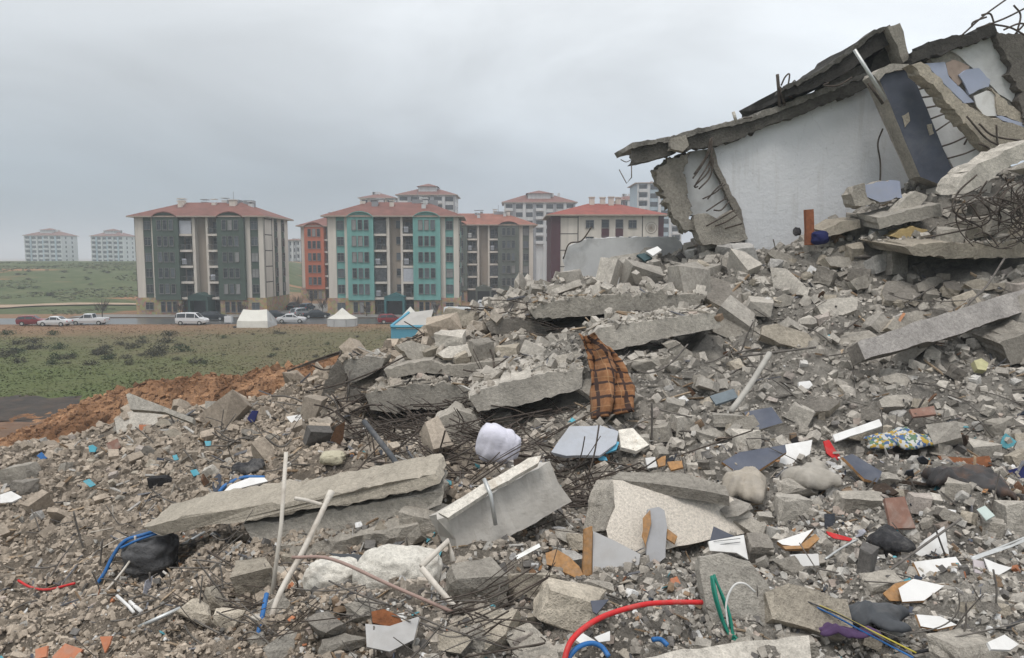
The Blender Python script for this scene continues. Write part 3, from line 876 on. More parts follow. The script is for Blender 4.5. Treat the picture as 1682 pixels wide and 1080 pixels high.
# ------------------------------------------------------------------ vehicles
TYRE = plain('tyre', (0.02, 0.02, 0.02), 0.9); LAMP = plain('lamp_glass', (0.6, 0.6, 0.58), 0.2)
CARS = {
 'sedan': [(-2.2, .55, .72, .72, .80), (-2.1, .35, .88, .88, .84), (-1.55, .25, .95, .95, .86), (-1.35, .25, .95, 1.0, .86), (-.75, .25, .95, 1.42, .87), (.35, .25, .93, 1.45, .87), (1.05, .25, .92, .98, .87), (1.9, .3, .82, .82, .84), (2.2, .42, .68, .68, .74)],
 'hatch': [(-2.0, .5, .8, .85, .78), (-1.95, .3, .95, 1.15, .84), (-1.65, .25, .97, 1.42, .86), (-.7, .25, .97, 1.5, .87), (.3, .25, .95, 1.48, .87), (1.0, .25, .93, 1.0, .87), (1.75, .3, .82, .82, .83), (2.0, .42, .66, .66, .72)],
 'minivan': [(-2.25, .5, .9, 1.0, .84), (-2.2, .3, 1.05, 1.6, .9), (-2.0, .25, 1.08, 1.82, .92), (-.6, .25, 1.08, 1.88, .93), (.75, .25, 1.06, 1.82, .93), (1.45, .25, 1.05, 1.12, .92), (2.05, .3, .92, .92, .88), (2.3, .42, .72, .72, .76)],
 'pickup': [(-2.5, .5, 1.0, 1.0, .86), (-2.45, .35, 1.05, 1.05, .9), (-.75, .35, 1.05, 1.05, .9), (-.6, .3, 1.05, 1.68, .9), (.5, .3, 1.05, 1.7, .9), (1.2, .3, 1.03, 1.08, .9), (2.2, .35, .95, .95, .88), (2.5, .5, .8, .8, .8)],
 'van': [(-2.7, .5, 1.1, 1.9, .9), (-2.65, .3, 1.2, 2.2, .98), (-2.4, .28, 1.2, 2.3, 1.0), (1.0, .28, 1.2, 2.3, 1.0), (1.6, .28, 1.18, 2.1, 1.0), (2.2, .28, 1.12, 1.2, .98), (2.6, .35, .95, .95, .9), (2.75, .5, .8, .8, .8)],
}
def car(kind, paint, loc, rz, label, group='cars parked along the road'):
    st = CARS[kind]
    root = empty('parked_' + ('van' if kind in ('van', 'minivan') else 'pickup' if kind == 'pickup' else 'car'), loc, rz)
    tag(root, label, 'van' if kind in ('van', 'minivan') else 'pickup' if kind == 'pickup' else 'car', group)
    rings, v, f = [], [], []
    for x, zb, zbelt, zt, w in st:
        zm = (zb + zbelt) * 0.5
        wt = w * (0.78 if zt - zbelt > 0.15 else 0.93)
        ring = [(x, -w * .9, zb), (x, -w, zm), (x, -w * .97, zbelt), (x, -wt, zt - .05), (x, -wt * .8, zt), (x, wt * .8, zt), (x, wt, zt - .05), (x, w * .97, zbelt), (x, w, zm), (x, w * .9, zb)]
        rings.append(ring); v += ring
    K = 10
    for i in range(len(st) - 1):
        for k in range(K):
            a, b = i * K + k, i * K + (k + 1) % K
            f.append((a, a + K, b + K, b))
    f.append(tuple(range(K))); f.append(tuple(range(len(v) - 1, len(v) - K - 1, -1)))
    mesh_obj('body', v, f, paint, root)
    tall = [i for i, s in enumerate(st) if s[3] - s[2] > 0.3]
    # side glass: one pane per span between tall stations, plus the raked screens
    for i in range(len(st) - 1):
        for side in (2, 7):
            A, B = rings[i], rings[i + 1]
            up = 3 if side == 2 else 6
            hA, hB = A[up][2] - A[side][2], B[up][2] - B[side][2]
            if hA < 0.3 and hB < 0.3: continue
            s = -1 if side == 2 else 1
            def lerp(p, q, t): return Vector(p).lerp(Vector(q), t)
            lo0, lo1 = lerp(A[side], B[side], .05), lerp(A[side], B[side], .95)
            hi0, hi1 = lerp(A[up], B[up], .05), lerp(A[up], B[up], .95)
            q = [lo0.lerp(hi0, .08), lo1.lerp(hi1, .08), lo1.lerp(hi1, .9), lo0.lerp(hi0, .9)]
            if (q[0] - q[3]).length < .05: q = [q[0], q[1], q[2]]
            if len(q) == 4 and (q[1] - q[2]).length < .05: q = [q[0], q[1], q[3]]
            if kind == 'van' and i < len(st) - 5 : continue
            MB().prism([p + Vector((0, s * .02, .0)) for p in q], (0, -s * .03, 0)).build('side_window', GLASSD, root)
        A, B = rings[i], rings[i + 1]
        if abs(st[i][3] - st[i+1][3]) > 0.25:
            q = [Vector(A[4]), Vector(B[4]), Vector(B[5]), Vector(A[5])]
            c = sum(q, Vector()) / 4
            q = [c + (p - c) * .88 + Vector((0, 0, .02)) for p in q]
            MB().prism(q, (0, 0, -.03)).build('windscreen', GLASSD, root)
    for xx in (st[0][0] + .85, st[-1][0] - .85):
        for s in (-1, 1):
            w = max(q[4] for q in st)
            ty = MB().tube([(xx, s * (w - .22), .33), (xx, s * (w + .01), .33)], .33, 14).build('wheel', TYRE, root)
            MB().tube([(xx, s * (w), .33), (xx, s * (w + .025), .33)], .2, 10).build('rim', METAL, ty)
    for s in (-1, 1):
        MB().box(st[-1][0] - .1, st[-1][0] + .02, s * st[-1][4] * .75 - .14, s * st[-1][4] * .75 + .14, .6, .74).build('headlight', LAMP, root)
        MB().box(st[0][0] - .02, st[0][0] + .1, s * st[0][4] * .85 - .08, s * st[0][4] * .85 + .08, .65, .85).build('tail_light', RED, root)
    return root
CW = plain('white_car_paint', (0.68, 0.69, 0.70), 0.25, var=0.02); CR = plain('red_car_paint', (0.21, 0.022, 0.03), 0.3, var=0.05)
CS = plain('silver_car_paint', (0.40, 0.42, 0.44), 0.25, .4, var=0.03); CD = plain('dark_car_paint', (0.03, 0.035, 0.042), 0.25, var=0.05); CB = plain('blue_car_paint', (0.03, 0.07, 0.12), 0.25, var=0.05)
def ground_at(px, py):
    d = ray(px, py); t = -CAMZ / d.z
    return Vector((d.x * t, d.y * t, 0))
def gcar(kind, paint, px, py, rz, label, group='cars parked along the road'):
    p = ground_at(px, py); car(kind, paint, (p.x, p.y, 0.012), R(rz), label, group)
gcar('hatch', CR, 54, 534, 12, 'dark red car on the dirt verge, farthest from the green block')
gcar('sedan', CW, 91, 535, 180, 'white car parked beside the dark red car')
gcar('pickup', CW, 148, 533, 185, 'white pickup at the edge of the wet road')
gcar('minivan', CW, 316, 533, 0, 'white minivan in front of the green block')
gcar('sedan', CW, 479, 530, 8, 'white car parked between the white ridge tent and the round tent')
gcar('hatch', CD, 352, 526, 5, 'black car at the porch of the green block')
gcar('hatch', CS, 495, 519, 60, 'silver car between the green and orange blocks')
gcar('sedan', CD, 520, 522, 20, 'black car parked behind the round white tent')
gcar('hatch', CB, 505, 510, 80, 'dark blue car in the lane to the orange block')
gcar('sedan', CD, 484, 508, 85, 'black car deep in the lane beside the green block')
gcar('hatch', CR, 642, 531, 15, 'red car behind the blue edged tent')
gcar('van', CW, 757, 527, 0, 'white van showing its roof over the crest of the heap')
gcar('sedan', CD, 452, 523, 12, 'black car at the flank of the green block')
gcar('van', CW, 793, 513, 90, 'white van parked by the porch of the grey green block')

# ------------------------------------------------------------------ tents
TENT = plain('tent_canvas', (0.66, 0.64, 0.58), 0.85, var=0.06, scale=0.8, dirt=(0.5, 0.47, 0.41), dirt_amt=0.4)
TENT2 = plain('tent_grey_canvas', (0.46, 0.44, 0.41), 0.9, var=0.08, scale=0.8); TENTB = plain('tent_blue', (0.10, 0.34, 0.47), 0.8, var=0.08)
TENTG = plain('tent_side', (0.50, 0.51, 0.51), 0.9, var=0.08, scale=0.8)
def ridge_tent():
    p = ground_at(388, 538); q = ground_at(440, 538)
    L = q.x - p.x; root = empty('ridge_tent', (p.x, p.y, 0), R(0))
    tag(root, 'white ridge tent standing at the edge of the meadow', 'tent', 'relief tents')
    d, h, e_ = 4.2, 2.55, 1.0
    def sag(a, b, n=8, s=.12):
        return [Vector(a).lerp(Vector(b), i / n) - Vector((0, 0, s * math.sin(math.pi * i / n))) for i in range(n + 1)]
    top = sag((0.35, d / 2, h), (L - 0.75, d / 2, h)); eav = sag((0.1, 0.2, e_), (L - 0.1, 0.2, e_), s=.06); eb = sag((0.1, d - .2, e_), (L - .1, d - .2, e_))
    bot = sag((0, 0, 0), (L, 0, 0), s=0)
    mb = MB()
    for i in range(8):
        mb.poly([eav[i], eav[i+1], top[i+1], top[i]]); mb.poly([top[i], top[i+1], eb[i+1], eb[i]])
    mb.build('roof', TENT, root)
    mb = MB()
    for i in range(8): mb.poly([bot[i], bot[i+1], eav[i+1], eav[i]])
    mb.poly([(0, 0, 0), eav[0], top[0], eb[0], (0, d, 0)]).build('side_wall', TENT, root)
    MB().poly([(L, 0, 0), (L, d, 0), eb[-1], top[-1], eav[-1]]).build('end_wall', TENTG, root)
    MB().poly([(L + .02, d * .32, 0), (L + .02, d * .6, 0), (L - .35, d * .5, 1.8)]).build('door_flap', TENT2, root)
    MB().box(-0.35, 0.05, -0.25, 0.1, 0, 0.25).build('dark_bag', BLACKF, root)
ridge_tent()
def round_tent():
    a, b = ground_at(532, 537), ground_at(584, 537)
    r = (b.x - a.x) / 2; c = (a + b) / 2
    root = empty('round_tent', (c.x, c.y + r * .8, 0)); tag(root, 'low white tent with a pointed faceted roof on the meadow', 'tent', 'relief tents')
    n = 8; w = [(math.cos(2*math.pi*(i+.5)/n) * r, math.sin(2*math.pi*(i+.5)/n) * r * .8) for i in range(n)]
    roof, side = MB(), MB()
    for i in range(n):
        j = (i + 1) % n
        m0, m1 = [(p[0] * .5, p[1] * .5, 1.75) for p in (w[i], w[j])]
        roof.poly([(*w[i], 1.15), (*w[j], 1.15), m1, m0]); roof.poly([m0, m1, (0, 0, 2.75)])
        side.poly([(w[i][0]*.97, w[i][1]*.97, 0), (w[j][0]*.97, w[j][1]*.97, 0), (w[j][0]*.97, w[j][1]*.97, 1.2), (w[i][0]*.97, w[i][1]*.97, 1.2)])
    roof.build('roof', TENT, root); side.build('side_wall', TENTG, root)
    for i in range(n): MB().tube([(*w[i], 0), (*w[i], 1.2)], .04, 5).build('pole', METAL, root)
round_tent()
def blue_tent():
    Y = 92
    root = empty('ridge_tent', (0, 0, 0)); tag(root, 'grey tent with blue edges rising behind the crest of the heap', 'tent', 'relief tents')
    P = lambda x, y, d=0: at(x, y, Y + d)
    base0, base1 = P(640, 551), P(700, 551)
    e0, e1 = P(642, 536), P(704, 536); r0, r1 = P(672, 513, 2.2), P(712, 508, 2.2)
    b0, b1 = P(655, 530, 4.2), P(715, 530, 4.2)
    g = lambda v: Vector((v.x, v.y, 0))
    MB().poly([e0, e1, r1, r0]).poly([r0, r1, b1, b0]).build('roof', TENT2, root)
    MB().poly([g(e0), g(e1), e1, e0]).poly([g(e0), e0, r0, b0, g(b0)]).build('side_wall', TENTB, root)
    mb = MB()
    for a_, b_ in ((e0, r0), (e0, e1)): mb.tube([a_, b_], .22, 5)
    mb.build('blue_edge', TENTB, root)
    MB().poly([e0.lerp(e1, .15) + Vector((0, -.02, -.3)), e0.lerp(e1, .95) + Vector((0, -.02, -.3)), e1 + Vector((0, -.02, -.05)), e0.lerp(e1, .08) + Vector((0, -.02, -.05))]).build('wall_panel', TENT, root)
    root2 = empty('pointed_tent', (0, 0, 0)); tag(root2, 'cream pointed tent peeping out behind the blue edged tent', 'tent', 'relief tents')
    Y2 = 99; c = at(674, 503, Y2); n = 6
    ring = [(c.x + math.cos(2*math.pi*i/n) * 1.9, Y2 + math.sin(2*math.pi*i/n) * 1.9) for i in range(n)]
    roof, side = MB(), MB()
    for i in range(n):
        j = (i + 1) % n
        roof.poly([(*ring[i], 1.5), (*ring[j], 1.5), (c.x, Y2, c.z)]); side.poly([(*ring[i], 0), (*ring[j], 0), (*ring[j], 1.5), (*ring[i], 1.5)])
    roof.build('roof', TENT, root2); side.build('side_wall', TENTG, root2)
blue_tent()
q = ground_at(376, 531)
wb = empty('water_tank', (q.x, q.y, 0)); tag(wb, 'small white tank beside the white ridge tent', 'tank')
MB().box(-.55, .55, -.4, .4, .2, 1.15).build('tank_body', CW, wb)
for sx in (-.45, .45): MB().box(sx - .05, sx + .05, -.35, .35, 0, .2).build('leg', METAL, wb)

# ------------------------------------------------------------------ broken pieces: slabs, plates, beams
def jag(pts, step, amp, rr):
    out = []
    n = len(pts)
    cen = sum((Vector(p) for p in pts), Vector()) / n
    drift = 0.0
    for i in range(n):
        a, b = Vector(pts[i]), Vector(pts[(i + 1) % n])
        k = max(1, int((b - a).length / step))
        for j in range(k):
            f_ = (j + (rr.uniform(-.38, .38) if j else 0)) / k
            p = a.lerp(b, f_)
            t = (b - a).normalized(); o = (p - cen); o = o - t * o.dot(t)
            if o.length > 1e-6: o.normalize()
            if rr.random() < .3: drift = rr.uniform(-amp, amp * .7)
            elif j == 0: drift = 0.0
            p = p + o * (.75 * drift + rr.uniform(-amp, amp) * (.9 if rr.random() < .18 else .22))
            out.append(p)
    return out

def slabby(pts, ext, name, mat, parent=None, step=0.2, amp=0.02, seed=0, rings=2, rough=1.0, top_mat=None):
    """broken prism: jagged outline, side walls with uneven middle rings"""
    rr = random.Random(seed * 77 + len(pts))
    ext = Vector(ext)
    P = jag(pts, step, amp, rr) if amp > 0 else [Vector(p) for p in pts]
    n = len(P)
    cen = sum(P, Vector()) / n
    V = [tuple(p) for p in P]; F = [tuple(range(n))]; M = [0]
    for r_ in range(1, rings + 1):
        t = r_ / rings
        for p in P:
            o = (p - cen).normalized()
            j = amp * rough * (1.0 if r_ < rings else 1.4)
            V.append(tuple(p + ext * t + o * rr.uniform(-j, j)))
        a0, b0 = (r_ - 1) * n, r_ * n
        for i in range(n):
            k = (i + 1) % n
            F.append((a0 + i, b0 + i, b0 + k, a0 + k)); M.append(1 if top_mat else 0)
    F.append(tuple(range(len(V) - 1, len(V) - n - 1, -1))); M.append(1 if top_mat else 0)
    o = mesh_obj(name, V, F, [mat, top_mat] if top_mat else mat, parent, M)
    return o

def front_px(name, poly, Y, back, mat, parent=None, amp=0.03, step=0.22, seed=1, zf=None, rise=0.0, side=None, rings=2):
    pts = []
    for i, q in enumerate(poly):
        x, y = zf(*q[:2]) if zf else q[:2]
        pts.append(at(x, y, q[2] if len(q) > 2 else Y))
    return slabby(pts[::-1] if False else pts, (0, back, rise), name, mat, parent, step, amp, seed, rings, top_mat=side)

def plane_px(poly, tilt, yaw, Y=None):
    cx = sum(p[0] for p in poly) / len(poly); cy = sum(p[1] for p in poly) / len(poly)
    if Y is None: Y = hz(cx, cy) * .965 - 0.06
    P0 = at(cx, cy, Y)
    n = Vector((0, -math.sin(R(tilt)), math.cos(R(tilt))))
    n.rotate(Matrix.Rotation(R(yaw), 3, 'Z'))
    out = []
    C = Vector((0, 0, CAMZ))
    for x, y in poly:
        d = ray(x, y)
        dn = d.dot(n)
        if abs(dn) < 0.04: dn = -0.04
        out.append(C + d * ((P0 - C).dot(n) / dn))
    return out, n, P0

def plate(name, label, cat, poly, mat, Y=None, tilt=50, yaw=0, th=0.02, amp=0.008, step=0.15, seed=1, group=None, side=None, parent=None, rings=1):
    pts, n, P0 = plane_px(poly, tilt, yaw, Y)
    o = slabby(pts, -n * th, name, mat, parent, step, amp, seed, rings, top_mat=side)
    if parent is None: tag(o, label, cat, group)
    return o

def beam(name, label, cat, p0, p1, w, h, mat, seed=1, roll=0.0, amp=0.04, parent=None, segs=14, taper=0.0, group=None):
    rr = random.Random(seed)
    p0, p1 = Vector(p0), Vector(p1)
    t = (p1 - p0); L = t.length; t.normalize()
    s = t.cross(Vector((0, 0, 1))).normalized(); u = s.cross(t).normalized()
    q = Matrix.Rotation(R(roll), 3, t); s.rotate(q); u.rotate(q)
    V, F = [], []
    prof = [(-.5, -.5), (-.17, -.5), (.17, -.5), (.5, -.5), (.5, 0), (.5, .5), (.17, .5), (-.17, .5), (-.5, .5), (-.5, 0)]
    K = len(prof)
    for i in range(segs + 1):
        f = i / segs
        endf = 1.0 - taper * (2 * abs(f - .5)) ** 3
        for a, b in prof:
            end = 2.6 if i in (0, segs) else 1.0
            V.append(tuple(p0 + t * (L * f + rr.uniform(-amp, amp) * end) + s * (a * w * endf + rr.uniform(-amp, amp) * .7) + u * (b * h * endf + rr.uniform(-amp, amp) * .7)))
    for i in range(segs):
        for k in range(K):
            a, b = i * K + k, i * K + (k + 1) % K
            F.append((a, b, b + K, a + K))
    F.append(tuple(range(K - 1, -1, -1))); F.append(tuple(range(segs * K, (segs + 1) * K)))
    o = mesh_obj(name, V, F, mat, parent)
    if parent is None: tag(o, label, cat, group)
    return o

def wire(name, label, cat, pts, r, mat, Y=None, zf=None, group=None, parent=None, smooth=True, sides=6, lift=0.0):
    P = []
    for q in pts:
        x, y = zf(*q[:2]) if zf else q[:2]
        yy_ = q[2] if len(q) > 2 else (Y if Y is not None else hz(x, y) * .985 - .04 - lift)
        P.append(at(x, y, yy_))
    if smooth and len(P) > 2: P = catmull(P, 6)
    v, f = tube_geo(P, r, sides)
    o = mesh_obj(name, v, f, mat, parent, smooth=True)
    if parent is None: tag(o, label, cat, group)
    return o

# ------------------------------------------------------------------ the leaning storey on top of the heap
z3 = lambda x, y: (1000 + x * .40547, y * .40547)
root = empty('collapsed_storey', at(1350, 400, 19.4))
root.location = (0, 0, 0)
tag(root, 'tilted remains of a storey with white wall, leaning beam and slate column', 'ruin')
FP = lambda name, poly, Y, back, mat, **k: front_px(name, poly, Y, back, mat, root, zf=z3, **k)
FP('wall', [(420,600),(480,565),(620,510),(800,440),(1050,335),(1130,520),(1250,770),(1100,820),(900,920),(660,1040),(560,1010),(520,860),(470,740),(430,650)], 19.3, 0.2, PLASTER, amp=0.012, seed=3)
FP('leaning_beam', [(95,590),(180,575),(270,552),(380,528),(500,500),(600,470),(690,440),(760,412),(900,360),(1050,300),(1075,310),(1055,352),(900,412),(800,455),(620,522),(480,574),(400,596),(300,610),(200,640),(90,668)], 19.05, 0.32, concrete('grimy_concrete', (.105, .098, .086), dark=.4, light=1.8, bump=.04), amp=0.06, seed=4, step=.07, rings=3)
FP('floor_slab', [(95,577),(250,548),(380,518),(500,488),(600,460),(690,428),(900,345),(1050,284),(1060,300),(900,368),(690,450),(600,482),(500,510),(270,570),(95,598)], 18.98, 3.0, concrete('weathered_concrete', (.20, .187, .166), dark=.4, light=1.5, bump=.035), amp=0.045, step=.08, seed=5, rise=.15, rings=4)
FP('beam_stub', [(250,560),(310,545),(325,590),(300,612),(245,600)], 18.7, 0.4, CONC, amp=.04, seed=15, step=.12)
FP('gap_shade_backing', [(840,375),(880,318),(960,250),(1085,170),(1160,170),(1075,320),(900,380),(860,392)], 20.6, .3, CONC_DD, amp=.05, seed=46)  # dark backing added to stand for the shaded gap between slab and beam
FP('upper_slab', [(708,358),(760,335),(825,308),(880,275),(930,238),(985,205),(1035,165),(1085,125),(1140,105),(1152,168),(1085,206),(1030,244),(960,292),(900,326),(830,358),(712,394)], 18.65, 3.4, CONC_DD, amp=.06, seed=6, step=.08, rise=.1, rings=4)
FP('upper_slab_crust', [(705,352),(760,328),(825,300),(880,268),(930,230),(985,197),(1035,157),(1085,117),(1140,98),(1145,112),(1085,134),(1035,174),(985,214),(930,248),(880,285),(825,318),(708,366)], 18.58, .5, concrete('mossy_concrete', (.085, .08, .07), dark=.4, light=1.7, bump=.04), amp=.05, seed=16, step=.07)
FP('slab_end', [(1130,106),(1185,90),(1200,150),(1222,235),(1195,252),(1165,190),(1145,150)], 18.4, 2.6, CONC, amp=.045, seed=7, step=.15, rings=3)
FP('joint_block', [(1050,300),(1085,215),(1130,165),(1180,240),(1215,265),(1110,300),(1075,330)], 18.9, 1.2, CONC_DD, amp=.06, seed=8, step=.15)
FP('infill_block', [(870,350),(950,300),(1040,250),(1060,300),(960,345),(880,378)], 19.2, .8, CONC_D, amp=.06, seed=9, step=.15)
FP('column', [(1095,318),(1120,292),(1215,272),(1290,440),(1350,590),(1415,740),(1350,750),(1262,715),(1180,520)], 17.9, .5, SLATE, amp=.015, seed=10, side=CONC)
FP('column_flank', [(1050,338,18.75),(1094,318,17.95),(1179,520,17.95),(1261,715,17.95),(1238,755,18.75),(1150,560,18.75)], 18, .1, CONC_L, amp=.015, seed=11)
FP('column_cap', [(1072,302),(1100,275),(1150,256),(1215,258),(1218,276),(1122,296),(1094,326)], 17.82, .6, CONC_L, amp=.03, seed=12, step=.1)
FP('chipped_patch', [(1190,470),(1215,455),(1222,490),(1200,515)], 17.88, .05, CONC_T, amp=.02, seed=13, step=.06)
FP('chipped_patch', [(1290,505),(1312,500),(1318,540),(1298,545)], 17.88, .05, CONC_T, amp=.02, seed=14, step=.06)
FP('ribbed_wall', [(1235,335),(1290,365),(1390,465),(1470,540),(1512,615),(1480,650),(1395,680),(1330,560)], 18.5, .2, PLASTER_S, amp=.02, seed=17)
FP('broken_wall_edge', [(190,680),(240,650),(330,612),(305,690),(322,800),(345,870),(362,930),(300,928),(265,890),(235,800),(205,740)], 19.2, .55, CONC, amp=.1, seed=18, step=.07, rings=4)
FP('wall_stub', [(330,612),(425,598),(435,650),(475,740),(525,860),(440,890),(330,870),(300,790),(298,690)], 19.42, .22, PLASTER_S, amp=.02, seed=19)
FP('stub_foot', [(345,870),(400,862),(440,885),(500,852),(540,895),(565,968),(480,988),(380,990),(352,940)], 19.05, .4, CONC, amp=.035, seed=20, step=.12)
FP('cracked_edge', [(415,560),(432,620),(448,680),(492,770),(535,850),(562,960),(545,960),(512,865),(470,775),(428,690),(405,610)], 19.2, .15, CONC_D, amp=.03, seed=21, step=.1)
STIR = [((1248,362),(1292,352)),((1262,395),(1312,388)),((1280,437),(1350,423)),((1300,482),(1380,452)),((1325,530),(1402,478)),((1350,592),(1400,575),(1462,545)),((1370,642),(1440,622),(1492,600)),((1440,585),(1455,555))]
for i, s in enumerate(STIR): wire('stirrup', None, None, s, .022, REBAR, 18.25, z3, parent=root)
BARS = [((418,555),(405,620),(370,680),(340,722)),((412,560),(395,630),(345,705)),((418,570),(410,650),(350,750),(362,755)),((420,600),(405,690),(345,755)),((425,640),(410,715),(365,765)),((470,745),(430,780),(380,805)),((462,740),(430,770),(400,806)),((480,800),(455,815),(395,855)),((488,815),(455,850),(425,850)),((510,850),(450,885),(395,915)),((520,870),(470,900),(430,915)),((540,905),(470,925))]
for s in BARS: wire('rebar', None, None, s, .02, REBAR, 18.95, z3, parent=root)
wire('rebar', None, None, ((92,668),(92,718),(72,742),(42,686)), .014, REBAR_G, 18.9, z3, parent=root, smooth=False)
wire('rebar', None, None, ((92,645),(70,655),(48,645)), .012, REBAR_G, 18.9, z3, parent=root)
wire('rebar', None, None, ((1110,520),(1090,580),(1100,660),(1098,750),(1090,810)), .02, REBAR, 18.6, z3, parent=root)
wire('rebar', None, None, ((890,335),(870,345),(930,345),(985,312)), .02, REBAR, 18.5, z3, parent=root)
wire('post', None, None, ((683,300),(688,360),(692,432)), .04, REBAR, 18.85, z3, parent=root, smooth=False)
wire('post', None, None, ((694,350),(712,428)), .03, REBAR, 18.8, z3, parent=root, smooth=False)
wire('bent_rod', None, None, ((698,345),(715,310),(732,300),(725,350),(715,380),(745,395)), .02, REBAR, 18.8, z3, parent=root)
wire('bent_rod', None, None, ((735,345),(752,325),(756,333)), .015, REBAR, 18.7, z3, parent=root)
wire('post', None, None, ((504,452),(516,492)), .04, CONC_L, 18.8, z3, parent=root, smooth=False)
wire('rod', None, None, ((545,478),(580,475)), .02, REBAR, 18.8, z3, parent=root, smooth=False)
wire('steel_tube', None, None, ((995,200),(1122,404)), .045, METAL, 17.6, z3, parent=root, smooth=False, sides=8)
wire('steel_tube', None, None, ((1050,335),(1110,420)), .03, REBAR, 17.9, z3, parent=root, smooth=False)

root = empty('broken_wall', (0, 0, 0))
tag(root, 'broken wall with lavender and white plaster patches behind the diagonal beam', 'ruin')
FP('wall_crest', [(1222,212),(1300,178),(1330,160),(1390,142),(1450,150),(1500,112),(1560,96),(1578,140),(1540,152),(1400,197),(1300,240),(1230,258)], 18.2, .9, CONC_DD, amp=.09, seed=31, step=.08, rings=3)
FP('plaster_panel', [(1300,235),(1385,200),(1470,165),(1560,135),(1612,240),(1662,360),(1700,470),(1700,540),(1600,520),(1480,440),(1380,330)], 18.4, .2, CONC_L, amp=.03, seed=32)
FP('pale_panel', [(1385,205),(1470,170),(1560,140),(1605,240),(1650,350),(1640,420),(1580,380),(1545,340),(1480,280),(1440,240)], 18.36, .06, PLASTER_S, amp=.025, seed=33, step=.12)
FP('wall_flank', [(1570,118),(1690,140),(1760,300),(1780,540),(1690,500),(1660,360),(1610,240)], 18.15, 1.2, CONC_D, amp=.11, seed=34, step=.08, rings=4)
FP('brown_patch', [(1365,255),(1400,240),(1462,268),(1440,320),(1415,350),(1375,300)], 18.3, .05, plain('pink_brown_plaster', (.36, .28, .235), .9, var=.15), amp=.03, seed=35, step=.08)
FP('lavender_patch', [(1283,255),(1362,250),(1378,310),(1430,360),(1480,412),(1440,418),(1360,340)], 18.3, .06, LAVENDER, amp=.012, seed=36)
FP('lavender_patch', [(1418,302),(1448,280),(1500,275),(1545,322),(1540,350),(1500,362),(1462,382),(1442,340)], 18.26, .06, LAVENDER, amp=.025, seed=37, step=.1)
FP('white_patch', [(1478,388),(1530,366),(1562,372),(1576,425),(1572,468),(1522,470),(1490,430)], 18.26, .06, WHITE, amp=.015, seed=38)
FP('lavender_patch', [(1570,465),(1620,480),(1690,500),(1690,525),(1600,492)], 18.2, .06, LAVENDER, amp=.03, seed=39, step=.08)
FP('rubble_edge', [(1480,440),(1560,480),(1700,520),(1700,620),(1600,600),(1540,540)], 18.0, .5, CONC_T, amp=.08, seed=47, step=.1)
FP('broken_edge', [(1545,352),(1600,400),(1690,470),(1690,500),(1610,470),(1575,465),(1565,380)], 18.22, .1, CONC_T, amp=.05, seed=40, step=.08)
FP('diagonal_beam', [(1225,262),(1265,248),(1330,303),(1450,420),(1560,515),(1605,560),(1600,602),(1555,612),(1490,548),(1400,446),(1300,338)], 17.3, .4, CONC_T, amp=.055, seed=41, step=.08, rings=3)
for i, s in enumerate([((1430,142),(1520,62),(1612,-5)), ((1490,115),(1600,75),(1700,25)), ((1560,98),(1630,112),(1700,150)), ((1655,125),(1668,60),(1640,20)), ((1648,135),(1700,80)), ((1470,108),(1478,88),(1530,68)), ((1510,60),(1545,55),(1560,90)), ((1600,120),(1660,95),(1700,100)), ((1450,470),(1530,560),(1610,600)), ((1500,500),(1560,550),(1680,570)), ((1570,505),(1575,580),(1590,610)), ((1500,580),(1540,600),(1560,640))]):
    wire('rebar', None, None, s, .022, REBAR, 17.2 if i > 7 else 17.9, z3, parent=root)
root = None

# ------------------------------------------------------------------ slabs lying on and in the heap
def T4(x, y): return (880 + x * .2592, 340 + y * .2592)
def T5(x, y): return (1280 + x * .2592, 340 + y * .2592)
SLAB_FACES = []
def slab(label, poly, Y, back, mat, amp=.05, seed=1, zf=None, rise=0.0, step=.085, name='concrete_slab', cat='slab', side=None, rings=3):
    SLAB_FACES.append(([q[:2] for q in poly], Y))
    o = front_px(name, poly, Y, back, mat, None, amp, step, seed, zf, rise, side, rings)
    return tag(o, label, cat)
def on_face(px, py, grow=6):
    for poly, Y in SLAB_FACES:
        xs = [q[0] for q in poly]; ys = [q[1] for q in poly]
        if min(xs) - grow < px < max(xs) + grow and min(ys) < py < max(ys) + grow * 2.2: return True
    return False
slab('low grey white wall remnant standing on the crest before the cream block', [(928,455),(926,420),(934,404),(948,397),(965,392),(1030,390),(1108,388),(1120,400),(1120,450),(1020,470)], 21.0, .2, PLASTER_S, .03, 51, name='wall_remnant', cat='wall')
wire('rebar', 'thin bent bar over the low wall remnant', 'rebar', ((925,425),(935,400),(955,395),(972,372)), .02, REBAR, 20.9)
slab('long grey slab edge just under the crest', [(868,508),(920,492),(981,486),(1060,482),(1134,480),(1162,484),(1150,501),(1095,511),(984,517),(880,524)], 15.9, 2.6, CONC, .05, 52, rise=0.06)
slab('pale beam with ragged top above the plaid blanket', [(968,552),(984,538),(1040,528),(1110,520),(1176,512),(1184,538),(1087,556),(1015,574),(985,578)], 14.2, 1.2, CONC_L, .035, 53, rise=0.05)
slab('thick slab with pale broken edge hanging over the dark hollow', [(770,655),(790,640),(830,625),(900,612),(958,604),(955,634),(905,652),(849,666),(785,676)], 13.0, 2.2, CONC_L, .05, 54, rise=0.08)
plate('concrete_slab', 'long tilted slab on the grey slope', 'slab', [(1408,562),(1480,538),(1552,514),(1627,491),(1700,470),(1700,508),(1640,524),(1568,549),(1490,572),(1420,588)][::-1], concrete('mauve_concrete', (.42, .39, .365), bump=.02), 13.2, 62, 14, .3, .03, .16, 55, rings=3, side=CONC_D)
slab('flat dusty slab under the rebar tangle', [(1484,404),(1520,400),(1600,398),(1700,394),(1700,420),(1640,424),(1575,424),(1500,420)], 15.6, 2.0, CONC_T, .05, 56, rise=.2)
